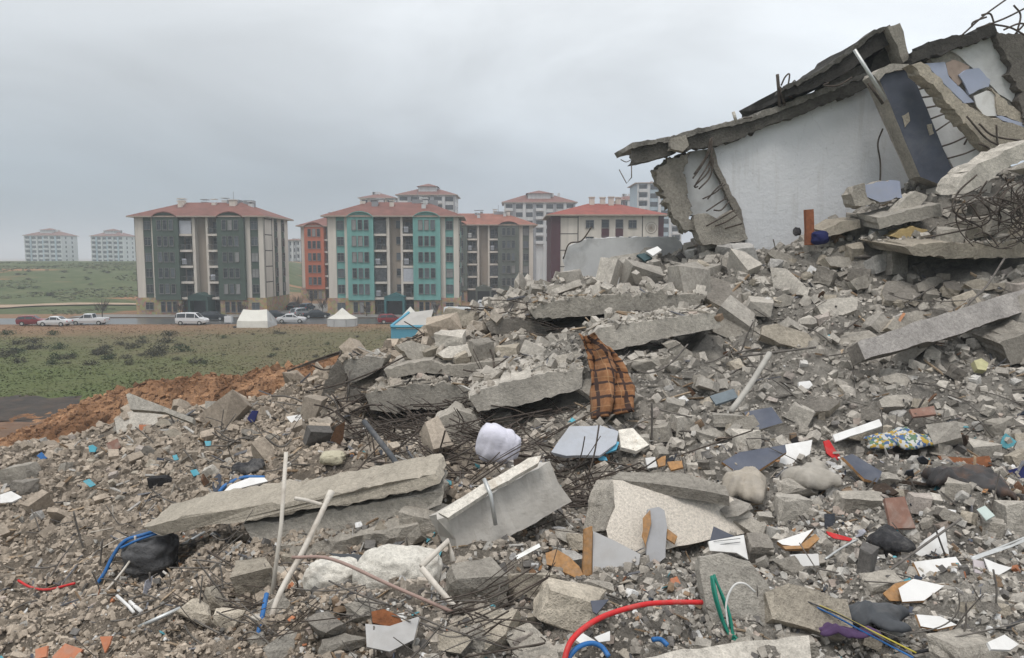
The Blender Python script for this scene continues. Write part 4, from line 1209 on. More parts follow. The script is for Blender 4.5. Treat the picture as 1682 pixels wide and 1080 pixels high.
slab('thick diagonal slab end above the rebar tangle', [(1570,318),(1582,290),(1608,268),(1650,247),(1700,226),(1700,256),(1662,270),(1628,294),(1600,314)], 15.8, .8, CONC_L, .04, 57, rise=.05)
slab('flat slab piece at the foot of the white wall', [(1440,358),(1490,345),(1545,334),(1548,354),(1500,364),(1446,376)], 16.9, 1.0, CONC_L, .025, 58, rise=.15)
slab('pale slab leaning at the foot of the slate column', [(1466,348),(1482,330),(1503,314),(1525,322),(1510,338),(1488,350)], 17.2, .35, CONC_L, .03, 59)
slab('tipped pale slab at the foot of the wall near the rust post', [(1350,378),(1380,364),(1412,360),(1414,374),(1380,384),(1355,388)], 17.6, .8, CONC_T, .02, 60, rise=.1)
slab('lavender painted lump of wall under the long white wall', [(1418,304),(1445,296),(1480,297),(1482,322),(1445,332),(1420,322)], 17.4, .5, LAVENDER, .035, 61, side=CONC, step=.08)
slab('curled broken concrete lump beside the lavender lump', [(1398,318),(1404,304),(1420,300),(1424,325),(1440,334),(1405,338)], 17.35, .5, CONC, .04, 62, step=.08)
slab('yellow foam slab on the crest', [(1464,387),(1480,376),(1500,371),(1525,378),(1505,386),(1487,394)], 16.9, .4, FOAM, .02, 63, name='foam_slab', cat='foam', step=.06)
slab('torn grey slab with dark hollow below it in the middle of the heap', [(560,590),(600,584),(632,588),(626,606),(600,620),(576,628)], 15.25, .8, CONC_L, .04, 64)
slab('upright dark slab face at the end of the heap beside the orange earth', [(528,650),(540,612),(556,590),(572,594),(570,640),(560,700),(530,700)], 15.9, .9, CONC_D, .06, 65)
slab('upper layer slab along the left face of the heap', [(630,606),(700,592),(770,598),(866,590),(870,606),(770,618),(700,612),(636,624)], 14.9, 2.4, CONC, .05, 74, rise=.06)
slab('rough dark slab face in the left face of the heap', [(572,636),(640,640),(660,650),(650,690),(600,704),(574,690)], 15.1, .8, CONC_D, .07, 75)
slab('sagging slab across the dark hollow', [(600,650),(640,636),(720,628),(790,640),(780,668),(700,672),(650,676),(610,672)], 14.3, 1.4, CONC, .06, 66, rise=0.08)
slab('broken round edged slab deep in the dark hollow', [(715,690),(745,676),(775,680),(790,710),(750,730),(720,716)], 12.6, .6, CONC, .05, 67)
slab('dusty slab edge in the middle of the slope above the blanket foot', [(1010,600),(1060,590),(1110,585),(1130,606),(1080,618),(1030,622)], 13.7, .8, CONC, .05, 68, rise=0.08)
slab('tilted flat concrete piece on the dusty slope', [(1090,566),(1110,560),(1140,580),(1138,612),(1118,606)], 14.0, .3, CONC, .03, 69)
slab('wide dusty slab at the edge of the picture below the long tilted slab', [(1640,560),(1700,540),(1700,590),(1660,600)], 13.0, .8, CONC, .04, 70, rise=0.1)
slab('broken slab below the crest in front of the low wall', [(905,500),(890,512),(905,535),(922,530),(920,508)], 17.2, .5, CONC_L, .05, 71)
slab('stacked slab edge under the crest near the middle', [(800,530),(850,520),(905,535),(895,552),(840,556),(806,548)], 16.6, 1.4, CONC_D, .06, 72, rise=0.05)
slab('long slab edge on the crest above the dark gap', [(830,508),(880,492),(940,478),(950,490),(890,508),(840,522)], 18.4, 1.4, CONC, .05, 73, rise=0.05)

# ------------------------------------------------------------------ foreground beams and slabs
def H3(px, py, dz=0.0, Y=None):
    p = hit(px, py) if Y is None else at(px, py, Y)
    return p + Vector((0, 0, dz))
TANB = concrete('streaky_tan_concrete', (.47, .42, .345), dark=.7, light=1.2, scale=1.4, bump=.02)
slab('long tan concrete beam sloping down behind the white pipes', [(236,866,8.6),(300,848,8.5),(400,832,8.4),(480,822,8.25),(590,803,8.05),(716,778,7.9),(722,792,7.85),(690,804,7.9),(590,824,8.05),(480,844,8.25),(400,856,8.35),(330,866,8.5),(260,880,8.6)], 9, .8, TANB, .03, 81, rise=.02, step=.07, name='concrete_beam', cat='beam', rings=5)
slab('lower layer of the tan beam with a dark crack above it', [(400,862,8.45),(480,850,8.35),(590,830,8.15),(690,810,8.0),(730,800,7.9),(726,828,7.9),(690,842,8.0),(590,866,8.15),(480,888,8.35),(420,892,8.4)], 9, .7, CONC_L, .04, 811, rise=0, step=.08, name='concrete_beam', cat='beam', rings=4)
beam('concrete_beam', 'second rough beam beneath the long tan beam', 'beam', at(430, 912, 8.3), at(690, 868, 7.9), .3, .22, CONC, 82, roll=8, amp=.05, segs=18)
beam('concrete_block', 'white plastered column end with a steel strap', 'column', at(733, 884, 7.35), at(904, 790, 7.95), .46, .50, plain('white_column', (.55, .52, .475), .9, var=.1, scale=4, bump=.01, dirt=(.36, .33, .29), dirt_amt=.6), 83, roll=-14, amp=.018, segs=16)
plate('plaster_strip', 'cream strip of plaster along the top of the white column end', 'plaster', [(720,842),(790,796),(868,752),(890,748),(884,760),(806,804),(736,850)], CONC_W, 7.35, 30, -10, .05, .012, .1, 84)
wire('steel_strap', 'galvanised strap bent over the white column end', 'strap', [(795,786,7.3),(806,812,7.2),(814,862,7.15)], .022, METAL, smooth=False)
plate('concrete_slab', 'speckled cream concrete slab with grey top edge in the near middle', 'slab', [(1006,787),(1100,797),(1195,813),(1237,844),(1231,874),(1148,890),(1085,905),(1040,908),(1000,885),(994,868),(1010,833)], concrete('speckled_cream_concrete', (.72, .655, .57), dark=.82, light=1.08, scale=2.5, bump=.012, vary=.05), 7.35, 55, 6, .34, .018, .12, 85, side=CONC, rings=3)
plate('concrete_slab', 'grey slab edge lying along the top of the speckled cream slab', 'slab', [(1004,785),(1018,774),(1120,776),(1192,798),(1198,814),(1100,797)], CONC, 7.55, 12, 6, .12, .012, .1, 86)
plate('concrete_slab', 'grey broken end beside the speckled cream slab', 'slab', [(985,872),(996,800),(1006,787),(1011,833),(996,870)], CONC, 7.37, 70, 30, .3, .015, .1, 87)
plate('plaster_patch', 'grey strip of plaster stuck on the speckled cream slab', 'plaster', [(1064,836),(1082,832),(1092,838),(1096,863),(1093,915),(1064,938),(1061,890)], plain('grey_strip', (.42, .42, .43), .9, var=.06, dirt=(.3, .28, .26)), 7.15, 60, 4, .05, .01, .08, 88)
for i, pl in enumerate([[(1056,850),(1068,838),(1070,860),(1062,900),(1057,890)], [(1096,868),(1112,880),(1108,892),(1096,884)], [(1062,914),(1080,914),(1074,926),(1064,924)]]):
    plate('chipboard_scrap', ['tall rusty brown scrap beside the grey plaster strip', 'rusty brown scrap on the speckled cream slab', 'small rusty brown scrap at the foot of the grey strip'][i], 'scrap', pl, CHIP, 7.13 + .02 * i, 58, 4, .015, .012, .05, 89 + i)
plate('laminate_board', 'big grey laminate board leaning on the speckled cream slab', 'board', [(974,872),(1010,888),(1052,910),(1050,926),(1037,942),(973,942)], plain('grey_laminate', (.46, .455, .45), .6, var=.05, dirt=(.36, .33, .3)), 6.9, 55, 8, .05, .006, .15, 92, side=CHIP)
plate('upright_board', 'brown upright board edge beside the grey laminate board', 'board', [(960,868),(973,864),(972,945),(957,945)], CHIP, 6.85, 70, 12, .05, .005, .15, 93)
plate('laminate_board', 'small white board under the grey laminate board', 'board', [(982,945),(1040,940),(1036,958),(1000,966),(980,966)], WHITE, 6.7, 40, 5, .02, .01, .1, 94)
plate('chipboard_scrap', 'curved orange brown chipboard in the near middle', 'board', [(896,908),(914,902),(935,914),(952,930),(958,944),(944,950),(925,938),(900,926)], CHIP, None, 45, -10, .03, .012, .08, 95)
wb_ = plate('white_sheet', 'white printed sheet with grey lines on the near rubble', 'board', [(1164,888),(1222,878),(1229,919),(1210,908),(1166,904)], WHITE, None, 45, 5, .02, .004, .2, 96)
plate('slate_tile', 'dark slate triangle behind the white printed sheet', 'tile', [(1172,864),(1206,880),(1166,888)], SLATE, 7.0, 50, 0, .02, .004, .2, 97)
for k in range(2):
    wire('print_line', None, None, [(1172, 889 + 6 * k, 6.9), (1216, 884 + 6 * k, 6.9)], .003, GLASSD, parent=wb_, smooth=False, sides=4)
plate('concrete_slab', 'flat pale slab at the very front edge of the rubble', 'slab', [(1030,1090),(1120,1068),(1220,1052),(1328,1043),(1336,1100),(1030,1110)], CONC_L, 4.75, 28, 4, .2, .015, .1, 98, rings=2)
plate('concrete_slab', 'big tan broken slab with pitted face at the near front', 'slab', [(1256,972),(1295,957),(1345,968),(1392,984),(1402,1028),(1388,1050),(1330,1032),(1268,1016)], CONC_T, 5.2, 48, 10, .3, .02, .1, 99, rings=3)
plate('concrete_slab', 'upright grey slab with green cables hung over it', 'slab', [(1150,915),(1190,906),(1232,925),(1262,960),(1275,1035),(1230,1045),(1180,1055),(1160,1000)], CONC_L, 5.3, 62, -8, .3, .025, .1, 100, rings=3)
plate('concrete_slab', 'tan slab sloping away at the near front middle', 'slab', [(690,1090),(730,1030),(790,1000),(850,1000),(830,1040),(780,1090)], CONC_T, 5.1, 35, -20, .2, .02, .1, 101, rings=2)
plate('concrete_slab', 'grey flat slab at the near front beside the red pipe', 'slab', [(826,1040),(870,1020),(915,1065),(920,1095),(850,1095)], CONC, 5.0, 35, -20, .15, .02, .1, 102, rings=2)
plate('plaster_board', 'wide lavender grey panel lying below the plaid blanket', 'board', [(905,742),(935,700),(985,698),(1016,708),(1012,728),(985,748),(930,748)], plain('lavender_board', (.44, .46, .50), .8, var=.06, dirt=(.36, .35, .34)), 10.2, 35, 5, .05, .015, .12, 103)
plate('plaster_board', 'cream panel beside the lavender grey panel', 'board', [(1016,706),(1040,702),(1066,730),(1045,740),(1020,734)], CONC_W, 10.3, 40, -5, .06, .015, .12, 104)

# ------------------------------------------------------------------ single boards, tiles and scraps, each in its place
BOARDS = [  # name, label, category, outline, material, tilt, yaw, thickness, edge material
 ('slate_board','long slate panel with chipped orange edge in the right middle','panel',[(1186,758),(1215,742),(1290,730),(1292,742),(1240,776),(1205,772)],SLATE,30,-15,.04,CHIP),
 ('slate_board','square slate panel lying below the steel pole','panel',[(1222,676),(1268,668),(1286,694),(1236,708)],SLATE,30,-10,.04,CONC),
 ('slate_board','small slate panel at the foot of the dusty slope','panel',[(1166,650),(1205,638),(1212,652),(1176,664)],plain('faded_slate',(.16,.19,.21),.8,var=.15),30,0,.04,None),
 ('slate_board','slate panel with orange edge beside the red scrap','panel',[(1384,750),(1400,745),(1450,775),(1440,792),(1420,786)],SLATE,30,20,.04,CHIP),
 ('white_plank','long white plank lying on the grey gravel','plank',[(1368,714),(1444,688),(1450,699),(1372,725)],WHITE,40,0,.03,None),
 ('white_chip','small white lump on the dusty slope','scrap',[(1312,627),(1330,625),(1335,632),(1328,638),(1313,637)],WHITE,50,0,.05,None),
 ('cloth_scrap','torn white sheet beside the slate panel','sheet',[(1288,730),(1335,722),(1330,745),(1300,765),(1280,760)],WHITE,35,0,.01,None),
 ('red_scrap','bright red strip standing between the slate panels','scrap',[(1353,724),(1362,722),(1372,738),(1386,756),(1380,762),(1358,744)],RED,55,15,.02,None),
 ('red_scrap','crumpled red plastic strip on the near rubble','scrap',[(1358,872),(1372,876),(1400,884),(1396,888),(1370,884),(1360,878)],RED,45,10,.015,None),
 ('brown_tile','brown square tile stood among the chunks','tile',[(1453,818),(1486,815),(1504,866),(1464,868)],BRICKB,50,0,.05,None),
 ('laminate_shard','white topped chipboard wedge near the front','board',[(1276,888),(1336,868),(1312,898),(1285,894)],WHITE,25,-10,.05,CHIP),
 ('chipboard_scrap','orange chipboard end beneath the white wedge','board',[(1285,896),(1314,896),(1340,876),(1346,884),(1328,900),(1290,902)],CHIP,40,-10,.04,None),
 ('white_label','small white printed plate standing in the gravel','plate',[(1299,911),(1344,909),(1346,928),(1302,931)],WHITE,60,0,.015,None),
 ('laminate_shard','big white laminate sheet leaning with torn top','board',[(1502,908),(1520,885),(1552,864),(1558,900),(1560,918),(1520,918)],WHITE,50,5,.03,None),
 ('laminate_shard','broad white laminate sheet lying below the torn one','board',[(1500,922),(1570,914),(1588,940),(1514,950)],WHITE,35,0,.03,CHIP),
 ('laminate_shard','white laminate kite with orange broken corner','board',[(1476,966),(1500,950),(1552,962),(1518,986),(1482,988)],WHITE,35,0,.02,CHIP),
 ('chipboard_scrap','orange chipboard fan beside the white kite','board',[(1450,974),(1470,958),(1498,952),(1480,968),(1482,988),(1462,986)],CHIP,38,0,.02,None),
 ('laminate_shard','white folded laminate piece near the edge of the picture','board',[(1616,916),(1640,926),(1662,932),(1630,950)],WHITE,40,0,.015,None),
 ('laminate_shard','pinkish laminate piece beside the white folded one','board',[(1598,918),(1616,922),(1622,944),(1602,940)],plain('pink_laminate',(.5,.45,.46),.6),40,0,.015,None),
 ('laminate_shard','white broken laminate low at the front','board',[(1505,1008),(1545,1012),(1572,1026),(1540,1034),(1512,1028)],WHITE,35,0,.02,CHIP),
 ('laminate_shard','white scrap in the front corner','board',[(1622,1054),(1650,1042),(1674,1058),(1660,1068),(1628,1066)],WHITE,35,0,.02,None),
 ('glass_tile','pale green tile on brown soil','tile',[(1604,836),(1618,830),(1634,846),(1620,854)],plain('pale_green',(.5,.58,.54),.4),35,0,.01,None),
 ('orange_tile','bright orange tile low at the front edge','tile',[(86,1078),(108,1055),(136,1066),(122,1086),(88,1090)],TERRA,40,0,.02,None),
 ('orange_tile','orange shard standing at the near left','tile',[(164,1046),(184,1044),(180,1058),(172,1072)],TERRA,60,0,.02,None),
 ('orange_tile','dull orange tile piece beside the bright orange tile','tile',[(58,1066),(78,1060),(76,1078),(58,1082)],TERRA,35,0,.02,None),
 ('precast_slab','large white panel lying against the orange earth','panel',[(207,648),(212,645),(260,664),(318,686),(316,694),(270,676),(214,672)],CONC_L,55,0,.12,None),
 ('precast_slab','white box panel under the large white panel','panel',[(188,688),(210,676),(262,668),(300,690),(240,700),(192,712)],CONC_L,50,0,.12,None),
 ('precast_slab','pale block edge half buried beside the white panels','panel',[(337,658),(385,660),(388,672),(362,682),(336,680)],CONC_L,70,0,.3,None),
 ('orange_tile','orange board scrap inside the white panels','board',[(228,697),(246,697),(246,710),(230,710)],TERRA,75,0,.03,None),
 ('brown_board','brown board propped beside the white panels','board',[(174,728),(192,720),(198,734),(182,744)],BRICKB,60,0,.03,None),
 ('cyan_scrap','round turquoise scrap at the left edge of the heap','scrap',[(145,732),(152,730),(159,735),(156,742),(147,742)],CYAN,70,0,.03,None),
 ('cyan_scrap','blue scrap near the grey hollow block','scrap',[(60,748),(68,742),(77,752),(70,756)],BLUE,60,0,.03,None),
 ('cyan_scrap','turquoise scrap left of the long beam','scrap',[(136,790),(146,786),(157,796),(148,800)],CYAN,60,0,.03,None),
 ('cyan_scrap','pale turquoise scrap near the coil of black cable','scrap',[(312,772),(322,770),(328,778),(318,782)],CYAN,60,0,.03,None),
 ('cyan_scrap','turquoise panel half on the orange earth','scrap',[(283,748),(290,746),(293,754),(286,756)],CYAN,60,0,.03,None),
 ('cyan_scrap','small turquoise cup in the grey rubble','scrap',[(336,724),(346,724),(346,732),(338,732)],CYAN,60,0,.03,None),
 ('blue_scrap','bright sky blue plastic piece below the lavender panel','scrap',[(990,738),(1008,722),(1017,726),(1012,738),(996,744)],plain('sky_blue',(.10,.42,.62),.5),45,0,.03,None),
 ('blue_scrap','small sky blue piece beside the bright one','scrap',[(979,745),(996,750),(998,756),(984,755)],plain('sky_blue',(.1,.42,.62),.5),45,0,.03,None),
 ('white_block','small white block beside the brown scraps','block',[(1060,752),(1076,750),(1079,766),(1064,769)],WHITE,60,0,.06,None),
 ('brown_scrap','brown broken pot piece among the chunks','scrap',[(1078,752),(1094,748),(1093,764),(1082,766)],CHIP,50,0,.04,None),
 ('brown_scrap','orange brown pot shard next to the small white block','scrap',[(1096,758),(1120,756),(1124,766),(1102,772)],CHIP,40,0,.04,None),
 ('navy_scrap','dark blue cloth scrap left of the dark slab face','scrap',[(406,686),(414,674),(424,674),(418,692),(410,694)],NAVY,60,0,.03,None),
 ('yellow_scrap','yellow strap piece in the dark hollow','scrap',[(636,662),(646,660),(648,668),(638,670)],plain('amber',(.5,.33,.03),.6),60,0,.03,None),
 ('white_tray','white curved tray with blue rim beside the long tan beam','tray',[(366,808),(378,796),(410,784),(434,784),(440,790),(400,800)],WHITE,25,0,.03,None),
 ('teal_shard','dark teal shard on the crest','shard',[(1046,418),(1059,415),(1072,422),(1059,428)],plain('dark_teal',(.035,.075,.085),.6),40,0,.04,None),
 ('white_shard','white board propped on the crest','board',[(1061,412),(1080,404),(1087,410),(1072,420)],WHITE,45,0,.04,None),
 ('white_chip','little white square on the crest','board',[(1002,455),(1018,455),(1015,470),(1002,468)],PLASTER_S,70,0,.05,None),
 ('orange_stick','bright orange stick leaning on the long tilted slab','stick',[(1468,537),(1484,513),(1488,515),(1472,539)],COPPER,75,0,.03,None),
 ('yellow_foam_lump','pale yellow foam lump on the grey slope','foam',[(1600,592),(1612,588),(1624,596),(1620,608),(1606,606)],plain('pale_yellow',(.55,.52,.30),.95,bump=.02,scale=12),50,0,.12,None),
 ('laminate_shard','light scrap of board in front of the white minivan side of the heap','board',[(470,684),(494,680),(500,690),(478,694)],WHITE,40,0,.02,None),
 ('brown_board','brown strip of wood below the dusty slope','board',[(1494,672),(1534,666),(1538,680),(1500,684)],BRICKB,35,0,.04,None),
 ('white_plank','short white plank by the near laminate pieces','plank',[(1594,916),(1660,894),(1682,884),(1682,890),(1640,906),(1600,920)],METAL,40,0,.01,None),
 ('blue_board','dark blue board at the edge of the picture','board',[(1655,772),(1690,762),(1690,790),(1662,788)],NAVY,45,0,.03,None),
 ('white_scrap','white crumpled sheet in the near left','sheet',[(0,812),(18,806),(36,816),(20,824),(0,826)],WHITE,40,0,.03,None),
 ('dark_sheet','dark rubber sheet beside the white plaster boulder','sheet',[(540,908),(580,910),(612,914),(650,890),(664,888),(620,926),(570,922)],DARKF,40,0,.02,None),
 ('grey_board','pale grey board standing at the near front','board',[(600,1024),(640,1028),(690,1012),(680,1050),(640,1070),(602,1062)],plain('pale_board',(.46,.45,.44),.7,dirt=(.36,.33,.3)),45,0,.02,None),
 ('rusty_tin','rust brown tin lid below the white plaster boulder','tin',[(610,1004),(630,1000),(655,1010),(666,1028),(640,1030),(612,1022)],RUST,45,0,.05,None),
 ('white_tile','white wedge at the near front beside the blue hose','tile',[(940,1046),(958,1040),(978,1052),(960,1062)],WHITE,40,0,.02,None),
 ('white_tile','white chip behind the blue hose','tile',[(976,1046),(1002,1036),(1002,1052),(984,1054)],WHITE,40,0,.02,None),
 ('white_tile','pale tile chip beside the curved chipboard','tile',[(846,912),(886,892),(888,898),(850,918)],METAL,40,0,.01,None),
 ('slate_tile','black tile corner behind the red pipe','tile',[(970,986),(1000,984),(980,1008),(972,1004)],SLATE,45,0,.02,None),
 ('terracotta_disc','round terracotta piece above the red pipe','tile',[(1102,950),(1112,946),(1118,958),(1112,968),(1102,964)],TERRA,50,0,.02,None),
 ('white_chip','white chip on the upright grey slab','tile',[(1202,930),(1210,924),(1218,938),(1210,944)],WHITE,60,0,.02,None),
 ('brown_board','rusty sheet among the boards of the near right','board',[(1540,748),(1590,752),(1625,748),(1630,764),(1590,772),(1555,766)],RUST,35,0,.02,None),
]
BOARD_PX = [(sum(p[0] for p in b[3]) / len(b[3]), sum(p[1] for p in b[3]) / len(b[3]), max(p[0] for p in b[3]) - min(p[0] for p in b[3])) for b in BOARDS] + [(1100, 850, 230), (820, 830, 190), (1012, 905, 90), (655, 950, 140), (545, 948, 100), (1320, 1005, 160), (1205, 980, 130), (1458, 895, 60), (1222, 800, 70), (1475, 742, 110), (1590, 778, 120), (960, 725, 120), (1040, 1000, 160)]
for i, (nm, lab, cat, poly, mt, ti, ya, th, sd) in enumerate(BOARDS):
    plate(nm, lab, cat, poly, mt, None, ti, ya, th, .006, .12, 200 + i, side=sd)

# ------------------------------------------------------------------ pipes, cables, poles
def pipe(name, label, cat, pts, r, mat, smooth=True, sides=8):
    return wire(name, label, cat, pts, r, mat, smooth=smooth, sides=sides)
pipe('white_pipe', 'tall thin white pipe leaning upright at the near left', 'pipe', [(470,742,6.3),(462,860,6.1),(447,975,5.9)], .018, PVC, False)
o = pipe('forked_pipe', 'long cream pipe with a side branch leaning at the near left', 'pipe', [(545,806,6.35),(500,900,6.0),(455,985,5.7),(432,1075,5.4)], .024, PVC)
wire('branch', None, None, [(484,818,6.2),(505,822,6.25),(530,829,6.28)], .019, PVC, parent=o)
wire('end_socket', None, None, [(536,824,6.3),(545,806,6.34)], .031, PVC, parent=o, smooth=False, sides=10)
pipe('white_pipe', 'zigzag white pipe beside the white plaster boulder', 'pipe', [(692,930,5.6),(736,888,5.85),(745,922,5.75)], .024, PVC, False)
pipe('white_pipe', 'short white pipe hooked at the end by the rebar bundle', 'pipe', [(692,932,5.58),(720,966,5.5),(748,998,5.4),(758,993,5.38)], .024, PVC, False)
pipe('pink_pipe', 'thin pinkish pipe slanting across the near rubble', 'pipe', [(480,915,5.8),(545,918,5.7),(640,960,5.5),(746,1006,5.35)], .014, plain('pink_pvc', (.34, .235, .20), .6), True)
pipe('red_pipe', 'bright red pipe arching across the near front', 'pipe', [(924,1095,4.45),(940,1050,4.55),(985,1015,4.75),(1050,994,4.95),(1100,989,5.05),(1153,989,5.15)], .019, RED)
pipe('blue_hose', 'blue hose loop at the front edge below the red pipe', 'hose', [(930,1085,4.5),(948,1064,4.55),(970,1056,4.6),(988,1062,4.6),(1000,1078,4.55)], .017, BLUE)
pipe('blue_hose', 'short blue hose piece at the near front', 'hose', [(1072,1050,4.95),(1085,1050,4.98),(1097,1060,4.95)], .018, BLUE)
pipe('green_cable', 'green cable bundle hung over the upright slab', 'cable', [(1170,945,5.2),(1178,985,5.1),(1190,1025,5.05),(1205,1050,5.0),(1225,1052,4.95)], .012, GREEN_W)
pipe('green_cable', 'second green cable beside the bundle on the upright slab', 'cable', [(1172,945,5.2),(1190,985,5.12),(1200,1015,5.05),(1204,1048,5.0)], .010, GREEN_W)
pipe('green_cable', 'thin green cable at the left of the bundle on the upright slab', 'cable', [(1168,946,5.2),(1172,975,5.15),(1184,1015,5.1),(1196,1040,5.05)], .009, GREEN_W)
pipe('green_cable', 'long green cable trailing from the bundle to the front edge', 'cable', [(1173,943,5.2),(1184,975,5.15),(1196,1010,5.1),(1208,1046,5.0),(1232,1056,4.95)], .009, GREEN_W)
pipe('white_cable', 'white cable loop on the upright slab', 'cable', [(1196,1030,5.05),(1193,990,5.1),(1205,962,5.12),(1222,958,5.12),(1240,972,5.15)], .008, WHITE)
pipe('yellow_cable', 'yellow cable running down the near front', 'cable', [(1305,980,5.3),(1360,1000,5.2),(1420,1030,5.0),(1505,1072,4.75)], .006, YELLOW)
pipe('blue_cable', 'blue cable running beside the yellow one', 'cable', [(1305,982,5.28),(1360,1006,5.18),(1420,1038,4.98),(1500,1080,4.7)], .007, BLUE)
pipe('black_cable', 'black cable beside the yellow and blue ones', 'cable', [(1303,979,5.3),(1380,1010,5.1),(1470,1060,4.8),(1520,1090,4.7)], .006, BLACKF)
pipe('steel_pole', 'pale steel pole leaning on the dusty slope', 'pole', [(1200,676,11.4),(1232,632,11.9),(1264,580,12.4)], .05, plain('pale_pole', (.42, .40, .36), .6, dirt=(.3, .28, .25)))
pipe('dark_pole', 'dark pipe across the dark hollow', 'pole', [(598,692,10.6),(640,745,9.9),(680,800,9.0),(720,845,8.3)], .04, DARKF, True)
pipe('blue_strap', 'blue band looped over the dark sack at the left', 'strap', [(270,868,8.9),(235,878,8.75),(205,888,8.7),(186,912,8.65),(172,940,8.55),(160,958,8.5)], .022, BLUE)
pipe('blue_strap', 'second blue band beside the dark sack', 'strap', [(268,873,8.85),(228,886,8.7),(198,900,8.65)], .016, BLUE)
pipe('blue_pipe', 'bright blue strip beside the forked cream pipe', 'pipe', [(438,975,5.75),(430,1015,5.55),(420,1058,5.4)], .02, BLUE)
pipe('blue_pipe', 'short blue strip at the near front left', 'pipe', [(440,1054,5.4),(464,1036,5.5)], .02, BLUE)
pipe('red_strap', 'red plastic strip curled on the earth at the left', 'strap', [(30,953),(50,964),(78,968),(122,958)], .016, RED)
pipe('cream_cable', 'cream cable curving round the dark sack', 'cable', [(160,985,8.2),(190,952,8.4),(215,918,8.6),(222,895,8.68),(222,880,8.7)], .014, PVC)
pipe('cream_cable', 'long thin cream cable on the earth slope', 'cable', [(128,938),(160,905),(195,885),(222,878)], .008, PVC)
pipe('blue_strip', 'blue rim strip behind the white curved tray', 'strap', [(360,808),(372,796),(400,784),(436,784)], .03, BLUE)
pipe('metal_strip', 'bright metal strip lying at the near left', 'strip', [(228,1030),(260,1015),(298,998)], .02, METAL, False)
pipe('metal_strip', 'bent white metal strip below the dark sack', 'strip', [(198,965),(215,990),(232,1004)], .018, WHITE, False)
pipe('metal_strip', 'second bent white metal strip below the dark sack', 'strip', [(192,978),(212,996),(220,1006)], .014, WHITE, False)
pipe('metal_strip', 'white metal strip beside the dark sack', 'strip', [(298,895),(318,884),(336,874)], .02, METAL, False)
pipe('long_rod', 'long thin rod slanting up the near right', 'rod', [(1360,1018,5.4),(1430,960,5.9),(1500,908,6.3),(1578,852,6.9)], .011, REBAR_G)
pipe('thick_cable', 'dark cable snaking along the front right edge', 'cable', [(1500,1072,4.85),(1570,1058,4.95),(1640,1035,5.0),(1700,1010,5.1)], .012, BLACKF)
pipe('metal_rod', 'pale metal rod near the edge of the picture', 'rod', [(1596,916,6.5),(1640,900,6.6),(1700,876,6.7)], .012, METAL)
pipe('metal_rod', 'twin pale rods near the black bag', 'rod', [(1356,918,6.6),(1382,900,6.8),(1408,886,6.95)], .012, METAL)
pipe('rebar', 'upright bent bar on the white laminate sheet', 'rebar', [(1546,928,6.0),(1552,950,5.95),(1562,985,5.8),(1576,1020,5.6),(1560,1065,5.3)], .008, REBAR)
pipe('rebar', 'bar hanging from the flat slab across the tilted slab', 'rebar', [(1650,424,14.6),(1620,470,13.9),(1590,500,13.6),(1568,536,13.4)], .02, REBAR_G)
pipe('rebar', 'thin bar hanging in front of the pale beam', 'rebar', [(1090,515,14.9),(1060,545,14.6),(1025,576,14.3)], .014, REBAR_G)
pipe('rebar', 'long rod on the dusty slope by the steel pole', 'rebar', [(1215,585,12.9),(1260,580,12.8),(1340,570,12.8)], .02, REBAR_G)
for i in range(9):
    t = i / 9
    pipe('rebar', '%s bar from the top of the curved rebar bundle at the front' % ['topmost', 'second', 'third', 'fourth', 'fifth', 'sixth', 'seventh', 'eighth', 'lowest ninth'][i], 'rebar', [(770 + 12*i*.4, 1005 + 9*i, 5.6 - .05*i), (810 + 5*i, 970 + 9*i, 5.75 - .05*i), (840 + 4*i, 962 + 10*i, 5.8 - .05*i), (862 + 3*i, 966 + 8*i, 5.75 - .05*i)], .008, REBAR)['group'] = 'curved bars of the rebar bundle'
# wooden post and bags on the crest
plate('wooden_post', 'rust red wooden post standing upright on the crest', 'post', [(1324,344),(1337,343),(1338,402),(1325,402)], plain('red_wood', (.27, .10, .05), .85, var=.3, scale=10), 17.6, 88, 0, .15, .008, .2, 301)

# ------------------------------------------------------------------ soft things: sacks, blanket, bag
def lump(name, label, cat, px, py, w, h, mat, Y=None, seed=1, sub=4, amp=.16, freq=2.2, squash=1.0, rot=0.0):
    rr = np.random.default_rng(seed)
    bm = bmesh.new(); bmesh.ops.create_icosphere(bm, subdivisions=sub, radius=1)
    if Y is None: Y = hz(px, py + h * .4)
    s = mpp(Y)
    c = at(px, py, Y - 0.0)
    off = rr.random(3) * 50
    K = rr.normal(size=(9, 3)) * freq; ph = rr.random(9) * 6.28
    for v in bm.verts:
        p = np.array(v.co)
        d = sum(math.sin(float(K[k] @ p) + ph[k]) for k in range(9)) / 9
        e2 = abs(sum(math.sin(float(K[k] @ p) * 2.7 + ph[k] * 2) for k in range(6)) / 6)
        q = np.sign(p) * np.abs(p) ** .75
        cr = sum(abs(math.sin(float(K[k] @ p) * 1.6 + ph[k] * 3)) ** .6 for k in range(4)) / 4
        r = 1 + amp * d * 1.7 - amp * .7 * e2 + amp * 1.5 * (cr - .7)
        v.co = Vector((q[0] * r, q[1] * r * squash, q[2] * r))
    me = bpy.data.meshes.new(name); bm.to_mesh(me); bm.free()
    me.materials.append(mat); me.polygons.foreach_set('use_smooth', [True] * len(me.polygons))
    o = bpy.data.objects.new(name, me); link(o)
    o.location = c; o.scale = (w * s / 2, w * s / 2 * .8, h * s / 2); o.rotation_euler = (0, R(rot), 0)
    return tag(o, label, cat)
